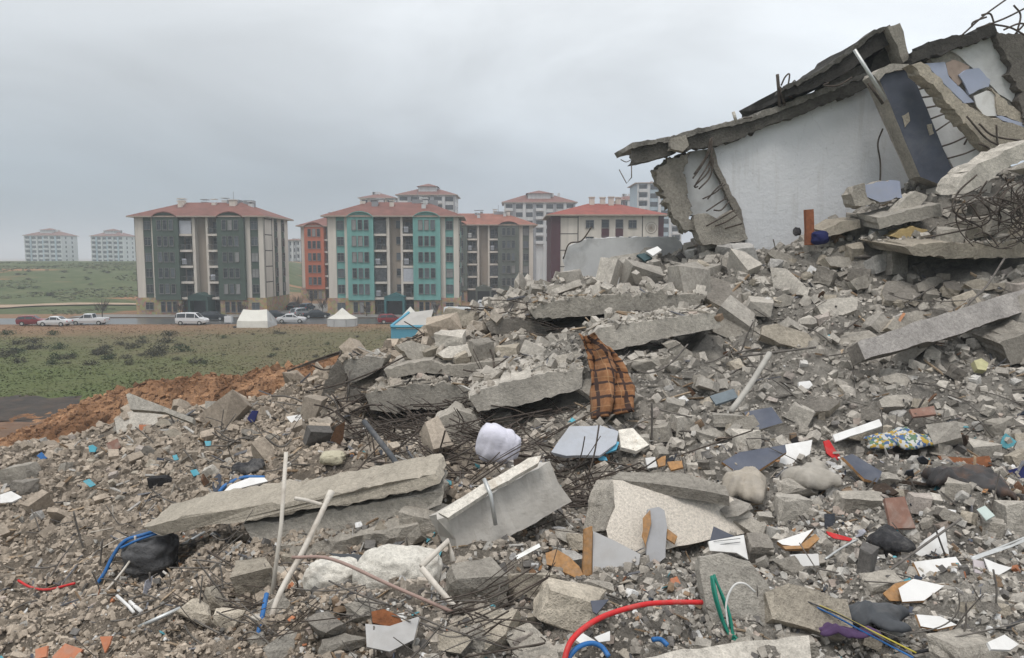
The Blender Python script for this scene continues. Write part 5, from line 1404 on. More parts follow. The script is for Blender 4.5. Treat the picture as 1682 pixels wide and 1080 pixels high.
def drape(name, label, cat, px, py, w, h, mat, seed=1, bulge=.12, fold=.05, turn=0.0, freq=9.0, Y=None, n=44):
    """limp cloth or sheet fallen over the rubble: follows the heap, with sharp folds and a torn outline"""
    rr = np.random.default_rng(seed)
    c = hit(px, py + h * .25) if Y is None else at(px, py, Y)
    s_ = mpp(c.y)
    ax = w * s_ * .5
    ay = max(h * s_ * .5 * 1.7, ax * .35)
    ph = rr.random(8) * 6.28
    U, Vv = np.meshgrid(np.linspace(-1, 1, n), np.linspace(-1, 1, n))
    # square to rounded, torn outline
    ang = np.arctan2(Vv, U); rad = np.maximum(np.abs(U), np.abs(Vv))
    edge = .92 + .10 * np.sin(3 * ang + ph[0]) + .07 * np.sin(5 * ang + ph[1]) + .05 * np.sin(11 * ang + ph[2])
    sq = (np.abs(np.cos(ang)) ** 4 + np.abs(np.sin(ang)) ** 4) ** -.25
    X0, Y0 = rad * edge * sq * np.cos(ang) * ax, rad * edge * sq * np.sin(ang) * ay
    ct, st = math.cos(R(turn)), math.sin(R(turn))
    X, Yw = c.x + X0 * ct - Y0 * st, c.y + X0 * st + Y0 * ct
    q = X0 * 1.0 + .45 * Y0 + .12 * fbm(X + 3, Yw, 2.2, 3)
    fz = 1 - np.abs(np.sin(q * freq + ph[3])) ** .7
    fz2 = 1 - np.abs(np.sin((X0 * .4 - Y0) * freq * .8 + 2.2 * fbm(X, Yw + 9, 3.0, 3) + ph[4])) ** .8
    base = np.maximum(H0(X, Yw), H(X, Yw)) 
    base = base * .5 + base.mean() * .5
    Z = base + .04 + bulge * np.sqrt(np.clip(1 - rad ** 2, 0, 1)) + fold * fz * (1 - .3 * rad) + fold * .7 * fz2 + .5 * fold * fbm(X, Yw, 9, 3)
    Vt = np.stack([X, Yw, Z], -1).reshape(-1, 3)
    ii_ = (np.arange(n - 1)[:, None] * n + np.arange(n - 1)[None, :]).ravel()
    o = foreach_mesh(name, Vt, np.stack([ii_, ii_ + 1, ii_ + n + 1, ii_ + n], -1), mat, smooth=True)
    md = o.modifiers.new('thick', 'SOLIDIFY'); md.thickness = .012
    return tag(o, label, cat)
lump('white_sack', 'crumpled lavender white sack caught in the rebar', 'sack', 820, 728, 78, 60, FABRIC_W, 10.2, 3, 5, .16, 1.15, rot=14)
WPL = concrete('dirty_white_plaster', (.78, .74, .66), dark=.85, light=1.1, bump=.015, stain=(.42, .38, .33), scale=1.3)
lump('plaster_boulder', 'large white plaster boulder at the near front', 'boulder', 655, 950, 135, 105, WPL, 6.15, 21, 5, .13, 2.3)
lump('plaster_boulder', 'white faced boulder beside the forked cream pipe', 'boulder', 545, 948, 92, 64, WPL, 6.3, 22, 5, .13, 2.3)
lump('dark_sack', 'round dark grey sack under the blue band', 'sack', 246, 912, 88, 76, plain('grey_sack', (.085, .085, .088), .9, var=.4, scale=6, bump=.02, dirt=(.24, .23, .22), dirt_amt=.8), None, 4, 5, .2, 2.4)
drape('black_bag', 'black cloth bag on the near right gravel', 'bag', 1458, 900, 60, 44, BLACKF, 5, .14, .05, 10, 11)
drape('tan_sack', 'dusty tan sack folded beside the speckled slab', 'sack', 1224, 806, 74, 66, plain('dusty_sack', (.40, .355, .295), .95, var=.12, scale=6, bump=.01, dirt=(.3, .28, .26)), 7, .22, .07, -25, 8)
lump('cream_foam', 'creamy foam lump by the dark pole', 'foam', 545, 752, 46, 22, plain('cream_foam', (.50, .46, .34), .95, bump=.02, scale=9), None, 8, 4, .2, 2.4)
drape('black_sheet', 'black sheet lying in the rubble above the white tray', 'sheet', 408, 768, 56, 22, BLACKF, 9, .1, .06, 5, 6)
lump('blue_bag', 'dark blue bag beside the rust red post', 'bag', 1347, 390, 26, 22, NAVY, 17.5, 10, 4, .18, 2.4)
lump('black_bag', 'small black bag on the crest by the white wall', 'bag', 1309, 380, 12, 14, BLACKF, 17.9, 11, 4, .18, 2.4)
drape('purple_cloth', 'dark purple cloth at the front edge', 'cloth', 1392, 1070, 110, 20, PURPLE, 12, .05, .04, -15, 12)
drape('rolled_sack', 'round dusty roll lying beside the tan sack', 'sack', 1330, 794, 92, 44, plain('dusty_roll', (.38, .35, .305), .95, var=.15, scale=6, bump=.01, dirt=(.28, .26, .24)), 13, .2, .06, 8, 7)
drape('sofa_wreck', 'dark torn sofa cover lying in the right middle', 'sofa', 1596, 782, 140, 54, plain('dark_leather', (.045, .042, .042), .6, var=.4, scale=4, dirt=(.16, .085, .05), dirt_amt=.8), 14, .2, .08, -14, 6)
drape('dark_sheet', 'dark tarpaulin fold at the near right', 'tarpaulin', 1430, 1018, 120, 44, DARKF, 15, .08, .06, -28, 9)

def quilt_mat():
    m, n, l, p = base_mat('flowered_cloth')
    v = n.new('ShaderNodeTexVoronoi'); v.inputs['Scale'].default_value = 26
    l.new(pos(n), v.inputs['Vector'])
    sp = n.new('ShaderNodeSeparateColor'); l.new(v.outputs['Color'], sp.inputs[0])
    c = mixc(n, l, rampf(n, l, sp.outputs[0], .55, .6), (.52, .52, .50), (.07, .13, .27))
    c = mixc(n, l, rampf(n, l, sp.outputs[1], .72, .76), c, (.45, .30, .06))
    c = mixc(n, l, rampf(n, l, sp.outputs[2], .8, .84), c, (.12, .2, .12))
    l.new(c, p.inputs['Base Color']); p.inputs['Roughness'].default_value = .95
    return m
drape('flowered_quilt', 'quilt with blue and yellow flowers lying in the right middle', 'quilt', 1475, 744, 120, 40, quilt_mat(), 16, .14, .06, 8, 7)

def plaid_mat():
    m, n, l, p = base_mat('plaid')
    uv = n.new('ShaderNodeUVMap'); uv.uv_map = 'UVMap'
    sx = n.new('ShaderNodeSeparateXYZ'); l.new(uv.outputs[0], sx.inputs[0])
    def stripes(sock, k, off, lo):
        a = n.new('ShaderNodeMath'); a.operation = 'MULTIPLY_ADD'; a.inputs[1].default_value = k; a.inputs[2].default_value = off; l.new(sock, a.inputs[0])
        b = n.new('ShaderNodeMath'); b.operation = 'FRACT'; l.new(a.outputs[0], b.inputs[0])
        c = n.new('ShaderNodeMath'); c.operation = 'GREATER_THAN'; c.inputs[1].default_value = lo; l.new(b.outputs[0], c.inputs[0])
        return c.outputs[0]
    f = noise(n, l, 9, 5, .6, pos(n))
    c = mixc(n, l, rampf(n, l, f, .3, .7), (.20, .085, .033), (.31, .15, .066))
    c = mixc(n, l, stripes(sx.outputs['X'], 3.0, .45, .80), c, (.045, .022, .016))
    c = mixc(n, l, stripes(sx.outputs['Y'], 7.0, .1, .82), c, (.045, .022, .016))
    c = mixc(n, l, stripes(sx.outputs['X'], 3.0, .9, .97), c, (.34, .20, .10))
    c = mixc(n, l, stripes(sx.outputs['Y'], 7.0, .6, .97), c, (.34, .20, .10))
    l.new(c, p.inputs['Base Color']); p.inputs['Roughness'].default_value = .95
    return m
def blanket():
    Lp = [(948,552,13.6),(962,574,13.2),(970,602,12.7),(974,640,12.1),(974,688,11.5)]
    Rp = [(984,553,13.6),(1010,578,13.2),(1028,608,12.7),(1038,642,12.1),(1042,676,11.5)]
    A = catmull([at(*q) for q in Lp], 7); B = catmull([at(*q) for q in Rp], 7)
    N = 18; V, F = [], []
    for i in range(len(A)):
        for j in range(N + 1):
            t = j / N
            p = A[i].lerp(B[i], t)
            d = .24 * (1 - 2 * abs(math.sin(t * 5.2 + i * .07))) + .07 * math.sin(t * 23 + i * .5) + .24 * math.sin(math.pi * t) + .05 * math.sin(i * .8 + t * 4) + .035 * math.sin(i * 2.1 - t * 9)
            V.append(tuple(p + Vector((0, -d, .25 * d))))
    for i in range(len(A) - 1):
        for j in range(N):
            a = i * (N + 1) + j; F.append((a, a + 1, a + N + 2, a + N + 1))
    o = mesh_obj('plaid_blanket', V, F, plaid_mat(), None, smooth=True)
    uvl = o.data.uv_layers.new(name='UVMap')
    for lp in o.data.loops:
        i, j = divmod(lp.vertex_index, N + 1)
        uvl.data[lp.index].uv = (j / N, i / (len(A) - 1))
    md = o.modifiers.new('thick', 'SOLIDIFY'); md.thickness = .03
    tag(o, 'brown plaid blanket hanging down the rubble slope', 'blanket')
blanket()

# ------------------------------------------------------------------ rubble
from mathutils.bvhtree import BVHTree
def hull_template(seed, kind):
    rr = random.Random(seed)
    bm = bmesh.new()
    if kind == 'block':
        for x in (-1, 1):
            for y in (-1, 1):
                for z in (-1, 1):
                    if rr.random() < .3:
                        for k in range(2): bm.verts.new((x * rr.uniform(.35, 1), y * rr.uniform(.35, 1), z * rr.uniform(.35, 1)))
                    else: bm.verts.new((x * rr.uniform(.7, 1), y * rr.uniform(.7, 1), z * rr.uniform(.7, 1)))
    elif kind == 'round':
        for k in range(13):
            v = Vector((rr.gauss(0, 1), rr.gauss(0, 1), rr.gauss(0, 1))).normalized() * rr.uniform(.8, 1.05); bm.verts.new(v)
    else:
        n = rr.randint(4, 6)
        a0 = rr.random() * 6.28
        for k in range(n):
            a = a0 + 6.28 * (k + rr.uniform(-.3, .3)) / n
            r = rr.uniform(.6, 1.1)
            for z in (-.22, .22): bm.verts.new((math.cos(a) * r, math.sin(a) * r, z + rr.uniform(-.05, .05)))
    res = bmesh.ops.convex_hull(bm, input=bm.verts)
    bmesh.ops.delete(bm, geom=[v for v in bm.verts if not v.link_faces], context='VERTS')
    bmesh.ops.triangulate(bm, faces=bm.faces)
    bmesh.ops.recalc_face_normals(bm, faces=bm.faces)
    return bm
def tri_arrays(bm):
    bm.verts.ensure_lookup_table(); bm.verts.index_update()
    V = np.array([v.co[:] for v in bm.verts]); F = np.array([[v.index for v in f.verts] for f in bm.faces])
    bm.free()
    return V, F
TPL = [tri_arrays(hull_template(k, 'block')) for k in range(16)] + [tri_arrays(hull_template(50 + k, 'round')) for k in range(8)] + [tri_arrays(hull_template(90 + k, 'shard')) for k in range(10)]

def rand_rot(n, flat=None):
    q = rng.normal(size=(n, 4))
    if flat is not None:             # mostly lying flat: small tilt, any heading
        yaw = rng.random(n) * 6.283
        tilt = rng.normal(size=(n, 2)) * flat
        q = np.stack([np.cos(yaw / 2), tilt[:, 0], tilt[:, 1], np.sin(yaw / 2)], 1)
    q /= np.linalg.norm(q, axis=1)[:, None]
    w, x, y, z = q.T
    return np.stack([1-2*(y*y+z*z), 2*(x*y-z*w), 2*(x*z+y*w), 2*(x*y+z*w), 1-2*(x*x+z*z), 2*(y*z-x*w), 2*(x*z-y*w), 2*(y*z+x*w), 1-2*(x*x+y*y)], -1).reshape(-1, 3, 3)

def scatter_mesh(name, P, S, Rm, C, tid, mat):
    Vs, Fs, Cs, off = [], [], [], 0
    for t, (tv, tf) in enumerate(TPL):
        m = tid == t
        k = int(m.sum())
        if not k: continue
        v = np.einsum('nij,nvj->nvi', Rm[m], tv[None] * S[m][:, None, :]) + P[m][:, None, :]
        f = tf[None] + (np.arange(k) * len(tv))[:, None, None] + off
        Vs.append(v.reshape(-1, 3)); Fs.append(f.reshape(-1, 3)); Cs.append(np.repeat(C[m], len(tv), 0))
        off += k * len(tv)
    return foreach_mesh(name, np.concatenate(Vs), np.concatenate(Fs), mat, np.concatenate(Cs))

# things rubble may lie on: the slabs built above
def bvh_of(objs):
    V, F = [], []
    for o in objs:
        n = len(V); V += [tuple(v.co) for v in o.data.vertices]; F += [tuple(i + n for i in p.vertices) for p in o.data.polygons]
    return BVHTree.FromPolygons(V, F)
COVER = ('long grey slab edge', 'thick slab with pale', 'sagging slab', 'stacked slab edge', 'long slab edge on', 'flat dusty slab', 'dusty slab edge', 'torn grey slab', 'pale beam with ragged', 'second rough beam')
cover_bvh = bvh_of([o for o in COL.objects if o.type == 'MESH' and any(str(o.get('label', '')).startswith(c) for c in COVER)])
def surface(x, y):
    z = H(x, y)
    for i in range(len(x)):
        if 8 < y[i] < 20.5:
            h = cover_bvh.ray_cast(Vector((x[i], y[i], 14.0)), Vector((0, 0, -1)), 9.0)
            if h[0] is not None and z[i] < h[0].z < z[i] + .9: z[i] = h[0].z
    return z

def palette(x, y, n, odd=1.0):
    base = zone_colour(x, y) * rng.uniform(.72, 1.45, n)[:, None]
    dusty = np.clip((y - 8.5) / 3, 0, 1)
    calm = np.where(x < -.22 * y - .4, .35, 1.0) * (1 - .88 * dusty)
    base = zone_colour(x, y) * rng.uniform(.72 + .10 * dusty, 1.42 - .12 * dusty, n)[:, None]
    u = rng.random(n)
    def put(lo, hi, c, v=.2):
        m = (u >= lo) & (u < lo + (hi - lo) * calm)
        base[m] = np.array(c) * rng.uniform(1 - v, 1 + v, int(m.sum()))[:, None]
    put(.0, .10, (.44, .42, .385)); put(.10, .21, (.16, .15, .14), .3); put(.21, .27, (.42, .35, .30)); put(.27, .32, (.26, .185, .125))
    put(.32, .32 + .022 * odd, (.70, .69, .67), .1); put(.36, .36 + .008 * odd, (.46, .19, .10)); put(.38, .38 + .004 * odd, (.12, .40, .48)); put(.39, .39 + .004 * odd, (.05, .06, .08))
    return base

def sample_xy(n, y0=3.2, y1=24, spread=.80, pad=2.0):
    y = np.exp(rng.uniform(math.log(y0), math.log(y1), n))
    x = rng.uniform(-1, 1, n) * (spread * y + pad)
    return x, y

def clear_spots():
    sp = []
    for o in COL.objects:
        if o.type == 'MESH' and o.parent is None and o.get('category') and o.name not in SKIP:
            co = np.array([o.matrix_basis @ v.co for v in o.data.vertices]) if o.name.split('.')[0] not in ('scrub_bush',) else None
            if co is None or co[:, 1].min() > 24 or len(co) > 6000: continue
            ext = co.max(0) - co.min(0)
            if ext[0] > 1.6: continue
            c = (co.max(0) + co.min(0)) / 2
            sp.append((c[0], c[1], max(ext[0], ext[1]) * .5 + .03))
    for poly, Yf in SLAB_FACES:
        xs = [q[0] for q in poly]; ys = [q[1] for q in poly]
        Yf = poly[0][2] if len(poly[0]) > 2 else Yf
        x_ = min(xs)
        while x_ < max(xs) and Yf < 19:
            q = at(x_, sum(ys) / len(ys), Yf); sp.append((q.x, q.y, .2)); x_ += .3 / mpp(Yf)
    for k in range(16):
        q = at(240 + 31 * k, 870 - 5.6 * k, 8.9 - .045 * k)
        sp.append((q.x, q.y, .24))
    return np.array(sp)
SKIP = set()
SPOTS = clear_spots()
def kept_clear(x, y):
    out = np.zeros(len(x), bool)
    for cx_, cy_, r_ in SPOTS:
        dx, dy = x - cx_, y - cy_
        # also keep the strip just in front of it open, where stones would pile over it
        out |= (np.abs(dx - dy * cx_ / max(cy_, 1)) < r_) & (dy > -r_ - .05 * cy_) & (dy < r_)
    return out
N = 112000
x, y = sample_xy(N)
x3, y3 = sample_xy(90000, 4.5, 21)
sel = (x3 < -.22 * y3 - .4); x3, y3 = x3[sel][:16000], y3[sel][:16000]
x[-len(x3):], y[-len(x3):] = x3, y3
x2, y2 = sample_xy(36000, 3.6, 8.5)
x[:36000], y[:36000] = x2, y2
z = surface(x, y)
px_ = x / y * FPX + CX
fine = np.clip(1 - np.abs(px_ - 1330) / 330, 0, 1) * np.clip(1 - np.abs(y - 12.8) / 2.2, 0, 1)      # gravel fan on the right
sz = y * np.minimum(.00135 * rng.random(N) ** -.52, np.where(x < -.22 * y - .4, .0048, .0075)) * (1 - .25 * fine)
S = sz[:, None] * rng.uniform(.6, 1.25, (N, 3))
tid = np.where(rng.random(N) < .75, rng.integers(0, 16, N), rng.integers(16, len(TPL), N))
P = np.stack([x, y, z + sz * rng.uniform(-.2, .7, N)], 1)
tag(scatter_mesh('gravel', P, S, rand_rot(N), palette(x, y, N), tid, CHUNK), 'grey and brown gravel of crushed concrete covering the heap', kind='stuff')

N = 5600
x, y = sample_xy(N, 3.6, 22.5)
crest = (y > 13.5)
px_ = x / y * FPX + CX
fan = np.clip(1 - np.abs(px_ - 1330) / 300, 0, 1) * np.clip(1 - np.abs(y - 12.6) / 1.8, 0, 1)
keep = (rng.random(N) < np.where(x < -.28 * y - .5, .30, np.where(crest, 1.0, .62)) * (1 - .8 * fan)) & ~kept_clear(x, y)
x, y, crest = x[keep], y[keep], crest[keep]; N = len(x)
z = surface(x, y)
sz = y * np.minimum(.0034 * rng.random(N) ** -.50, .022) * np.where(crest, 1.1, 1.0)
S = sz[:, None] * rng.uniform(.45, 1.4, (N, 3))
tid = np.where(rng.random(N) < .5, rng.integers(0, 16, N), rng.integers(16, len(TPL), N))
P = np.stack([x, y, z + sz * rng.uniform(.1, 1.2, N)], 1)
tag(scatter_mesh('rubble', P, S, rand_rot(N), palette(x, y, N, .6), tid, CHUNK), 'fist to head sized broken concrete filling the heap', kind='stuff')

# splinters, strips and shards
N = 2600
x, y = sample_xy(N, 3.8, 19)
z = surface(x, y)
L = y * rng.uniform(.006, .026, N)
S = np.stack([L, y * rng.uniform(.0008, .0022, N), y * rng.uniform(.0006, .0015, N)], 1)
cc = np.array([(.10, .09, .08), (.35, .27, .19), (.42, .40, .37), (.24, .17, .11), (.16, .16, .17), (.30, .27, .23)])
C = cc[rng.integers(0, len(cc), N)] * rng.uniform(.8, 1.2, N)[:, None]
tag(scatter_mesh('debris', np.stack([x, y, z + y * .0025], 1), S, rand_rot(N, .22), C, rng.integers(0, 16, N), CHUNK), 'splinters and strips strewn over the rubble', kind='stuff')
N = 1900
x, y = sample_xy(N, 3.8, 11.0)
keep = rng.random(N) < np.where(x < -.22 * y - .4, .35, 1.0)
x, y = x[keep], y[keep]; N = len(x)
z = surface(x, y)
L = y * np.minimum(.0032 * rng.random(N) ** -.5, .016)
S = L[:, None] * np.stack([rng.uniform(.7, 1.4, N), rng.uniform(.5, 1, N), rng.uniform(.1, .25, N)], 1)
cc = np.array([(.70, .69, .67), (.66, .64, .60), (.40, .21, .10), (.36, .17, .10), (.50, .49, .48), (.10, .11, .14), (.12, .36, .42), (.5, .47, .43), (.3, .3, .33), (.28, .17, .10), (.45, .40, .33), (.36, .30, .25)])
C = cc[rng.integers(0, len(cc), N)] * rng.uniform(.8, 1.1, N)[:, None]
tag(scatter_mesh('litter', np.stack([x, y, z + y * .004], 1), S, rand_rot(N, .35), C, rng.integers(24, 34, N), plain('unused_litter', (.5, .5, .5)) if False else CHUNK), 'small flat scraps of tile, board and plastic', kind='stuff')

N = 1500
x, y = sample_xy(N, 3.9, 17)
px_ = x / y * FPX + CX
hot = np.exp(-((px_ - 1540) / 170) ** 2) * np.exp(-((y - 9.6) / 1.6) ** 2) + np.exp(-((px_ - 780) / 190) ** 2) * np.exp(-((y - 11) / 2.6) ** 2) + .7 * np.exp(-((px_ - 560) / 200) ** 2) * np.exp(-((y - 6.6) / 1.2) ** 2) + .22
keep = (rng.random(N) < hot * np.where(x < -.25 * y, .4, 1)) & ~kept_clear(x, y)
x, y = x[keep], y[keep]; N = len(x)
z = surface(x, y)
L = y * rng.uniform(.004, .020, N)
S = L[:, None] * np.stack([rng.uniform(.7, 1.5, N), rng.uniform(.3, .9, N), rng.uniform(.08, .4, N)], 1)
cc = np.array([(.025, .024, .025), (.045, .043, .042), (.07, .05, .038), (.10, .055, .032), (.05, .055, .065), (.14, .08, .05)])
C = cc[rng.integers(0, len(cc), N)] * rng.uniform(.8, 1.3, N)[:, None]
tag(scatter_mesh('dark_debris', np.stack([x, y, z + L * .3], 1), S, rand_rot(N, .4), C, np.where(rng.random(N) < .2, rng.integers(0, 16, N), rng.integers(24, 34, N)), CHUNK), 'dark torn sheet, wood and rusty scraps between the chunks', kind='stuff')

# ---- single chunks
def rough_chunk(seed, kind):
    bm = hull_template(seed, kind)
    bmesh.ops.subdivide_edges(bm, edges=bm.edges, cuts=2, use_grid_fill=True)
    bmesh.ops.triangulate(bm, faces=bm.faces)
    rr = random.Random(seed)
    for v in bm.verts:
        p = v.co
        d = .045 * (math.sin(p.x * 5 + seed) + math.sin(p.y * 6.1 + seed * 2) + math.sin(p.z * 5.5 + seed * 3)) / 1.5
        v.co = p * (1 + d) + Vector((rr.gauss(0, .02), rr.gauss(0, .02), rr.gauss(0, .02)))
    return bm
CHM = {}
CHUNK_MATS = [CONC, CONC_L, CONC_T, CONC_D, concrete('pinkish_concrete', (.42, .37, .33), bump=.02), concrete('light_grey_concrete', (.50, .48, .45), bump=.015)]
def chunk_mesh(seed, kind, mat):
    k = (seed, kind, mat.name)
    if k not in CHM:
        bm = rough_chunk(seed, kind); me = bpy.data.meshes.new('chunk'); bm.to_mesh(me); bm.free()
        me.materials.append(mat); CHM[k] = me
    return CHM[k]
def chunk(px, py, w, h, mat, label, group=None, kind='block', seed=0, Y=None, name='concrete_chunk', tilt=.25, yaw=None, dep=.9, cat='concrete chunk'):
    rr = random.Random(seed * 31 + int(px) * 7 + int(py))
    if Y is None:
        p = hit(px, py + h * .3)
        if p is None: return None
        Y = p.y
    c = at(px, py, Y + w * mpp(Y) * .1)
    s = mpp(Y) * .5
    o = bpy.data.objects.new(name, chunk_mesh(seed % 14, kind, mat)); link(o)
    o.location = c
    o.scale = (w * s * 1.12, (w + h) * .5 * s * dep, h * s * 1.15)
    if kind == 'shard': o.scale = (w * s * 1.1, w * s * .8, h * s * 3.0)
    o.rotation_euler = (rr.uniform(-tilt, tilt), rr.uniform(-tilt, tilt), rr.uniform(-.6, .6) if yaw is None else yaw)
    return tag(o, label, cat, group)
HEROC = [  # px, py, w, h, material, label, kind
 (905, 520, 34, 34, CONC_L, 'round pale boulder in the dark gap under the crest', 'round'),
 (350, 985, 60, 52, CONC_T, 'rounded tan boulder at the near left, third from the dark sack', 'round'),
 (318, 1010, 62, 52, CONC_T, 'rounded boulder resting on the metal strip side at the near left', 'round'),
 (375, 1015, 58, 50, CONC_T, 'rounded boulder just left of the bright blue strip', 'round'),
 (1310, 800, 80, 40, CONC_L, 'oval boulder wrapped by the round dusty roll', 'round'),
 (1300, 838, 56, 50, CONC_L, 'pale angular block below the tan sack', 'block'),
 (1463, 790, 40, 34, CONC_L, 'pale boulder left of the sofa wreck', 'round'),
 (1573, 806, 36, 34, CONC, 'angular grey block in front of the sofa wreck', 'block'),
 (1512, 828, 34, 30, concrete('pinkish_concrete', (.42, .37, .33)), 'pinkish pyramid chunk beside the brown tile', 'block'),
 (1662, 850, 44, 60, CONC_L, 'pale box block at the edge of the picture', 'block'),
 (1630, 868, 32, 30, CONC, 'small grey cube beside the pale box block', 'block'),
 (35, 780, 48, 36, CONC, 'grey hollow block at the left edge of the heap', 'block'),
 (40, 800, 44, 22, CONC_D, 'dark wedge under the grey hollow block', 'block'),
 (1226, 425, 40, 50, concrete('light_grey_concrete', (.50, .48, .45)), 'white topped square block on the crest', 'block'),
 (1440, 436, 36, 28, concrete('light_grey_concrete', (.50, .48, .45)), 'squared pale block below the crest', 'block'),
 (1441, 388, 22, 24, WHITE, 'white cube on the crest beside the yellow foam', 'block'),
 (1412, 372, 40, 40, CONC, 'upright grey block on the crest by the pale slab', 'block'),
 (1470, 432, 30, 40, CONC, 'grey wedge next to the squared pale block', 'block'),
 (1195, 690, 56, 22, CONC_L, 'flat pale stone beside the steel pole foot', 'block'),
 (1165, 715, 60, 30, CONC_L, 'broad pale stone right of the cream panel', 'round'),
 (1225, 720, 40, 34, CONC_L, 'square pale stone below the square slate panel', 'block'),
 (1120, 700, 34, 40, CONC_L, 'upright pale stone below the dusty slope', 'block'),
 (1085, 712, 36, 26, CONC, 'grey stone behind the cream panel', 'block'),
 (1060, 600, 60, 40, CONC, 'grey boulder right of the blanket', 'round'),
 (1105, 604, 34, 26, CONC_L, 'pale round stone next to the boulder right of the blanket', 'round'),
 (1392, 598, 26, 24, CONC_L, 'pale cobble at the foot of the long tilted slab', 'round'),
 (940, 1000, 120, 60, CONC_T, 'broad tan boulder behind the red pipe', 'block'),
 (980, 962, 60, 34, CONC, 'grey stone behind the broad tan boulder', 'round'),
 (870, 962, 80, 40, CONC_T, 'tan wedge behind the rebar bundle', 'block'),
 (780, 960, 90, 60, CONC, 'grey block right of the zigzag pipe', 'block'),
 (700, 860, 80, 50, CONC, 'grey block leaning against the white column end', 'block'),
 (640, 880, 50, 40, CONC_T, 'tan stone below the second rough beam', 'block'),
 (420, 950, 70, 60, CONC_T, 'tan stone left of the forked cream pipe', 'block'),
 (590, 1000, 60, 50, CONC, 'grey stone below the white faced boulder', 'round'),
 (530, 1030, 90, 50, CONC_D, 'dark stone in the near hollow', 'round'),
 (480, 1060, 90, 46, CONC_L, 'pale stone at the front edge', 'round'),
 (560, 1060, 80, 40, CONC, 'grey stone at the front edge beside the pale one', 'round'),
 (1310, 1062, 80, 40, CONC, 'grey stone at the front edge by the flat pale slab', 'block'),
 (1590, 1066, 130, 40, CONC, 'grey slab stone in the front right corner', 'block'),
 (1450, 960, 60, 30, CONC, 'grey flat stone behind the orange chipboard fan', 'block'),
 (1290, 930, 60, 40, CONC, 'grey stone left of the white printed plate', 'round'),
 (1250, 902, 48, 40, CONC_D, 'dark stone right of the white printed sheet', 'block'),
 (1410, 830, 70, 40, CONC, 'grey flat stone in front of the slate panel with orange edge', 'block'),
 (1000, 545, 40, 20, CONC_L, 'ragged lump on top of the pale beam', 'round'),
 (740, 560, 44, 30, CONC_L, 'pale chunk on the left shoulder of the heap', 'block'),
 (790, 575, 40, 34, CONC, 'grey chunk on the left shoulder of the heap', 'block'),
 (722, 548, 36, 22, CONC_L, 'flat pale chunk at the left end of the crest', 'block'),
 (760, 522, 70, 28, CONC_T, 'broad tan block on the left end of the crest', 'block'),
 (1640, 700, 40, 30, CONC, 'grey block near the edge of the picture above the sofa', 'block'),
 (1612, 742, 46, 36, CONC_L, 'pale block behind the sofa wreck', 'block'),
]
for i, (px, py, w, h, mt, lab, kd) in enumerate(HEROC):
    chunk(px, py, w, h, mt, lab, None, kd, i + 3, name='boulder', cat='boulder')
LAND = [(995, 615, 'the plaid blanket'), (820, 728, 'the white sack'), (1100, 850, 'the speckled cream slab'), (1240, 690, 'the square slate board'), (1232, 630, 'the steel pole'), (1475, 742, 'the flowered quilt'), (1590, 778, 'the sofa wreck'), (1458, 900, 'the black bag'), (1331, 372, 'the rust red post'), (1494, 383, 'the yellow foam slab'), (1620, 370, 'the rebar tangle'), (1550, 540, 'the long tilted slab'), (1080, 540, 'the pale beam'), (1020, 420, 'the low wall remnant'), (1170, 300, 'the wall stub with bars'), (905, 520, 'the round pale boulder'), (860, 640, 'the thick hanging slab'), (670, 535, 'the blue edged tent'), (246, 912, 'the dark sack'), (470, 840, 'the long tan beam'), (655, 950, 'the white plaster boulder'), (1040, 1010, 'the red pipe'), (1330, 1010, 'the big pitted slab'), (1205, 985, 'the green cables'), (250, 680, 'the large white panels'), (35, 780, 'the hollow block'), (1543, 932, 'the broad laminate sheet'), (960, 725, 'the lavender grey panel'), (820, 830, 'the white column end'), (1409, 706, 'the long white plank'), (1310, 795, 'the dusty roll'), (600, 605, 'the torn grey slab'), (1612, 598, 'the pale yellow foam lump'), (1323, 632, 'the white lump on the slope'), (540, 640, 'the upright dark slab face'), (1440, 436, 'the squared pale block'), (1226, 425, 'the white topped block'), (408, 766, 'the black box shape'), (380, 670, 'the half buried pale block'), (120, 735, 'the turquoise scraps')]
TAKEN = set()
def single_out(desc, px, py, marks):
    near = sorted(marks, key=lambda m: (m[0] - px) ** 2 + (m[1] - py) ** 2)
    for far in ('', 'well '):
        for m in near[:5]:
            dx, dy = px - m[0], py - m[1]
            rels = [('right of' if dx > 0 else 'left of'), ('below' if dy > 0 else 'above')]
            if abs(dy) > abs(dx): rels.reverse()
            if min(abs(dx), abs(dy)) > .5 * max(abs(dx), abs(dy)): rels.insert(0, '%s and %s' % (('below' if dy > 0 else 'above'), ('right of' if dx > 0 else 'left of')))
            for rel in rels[:2]:
                lab = '%s %s%s %s' % (desc, ('close ' if False else ''), far + rel, m[2])
                lab = ' '.join(lab.split())
                if lab not in TAKEN and len(lab.split()) <= 16:
                    TAKEN.add(lab); return lab
    return desc + ' near ' + near[0][2]
TONE = {'broken_concrete': 'grey', 'pale_concrete': 'pale', 'tan_concrete': 'tan', 'dark_concrete': 'dark', 'pinkish_concrete': 'pinkish', 'light_grey_concrete': 'light grey'}
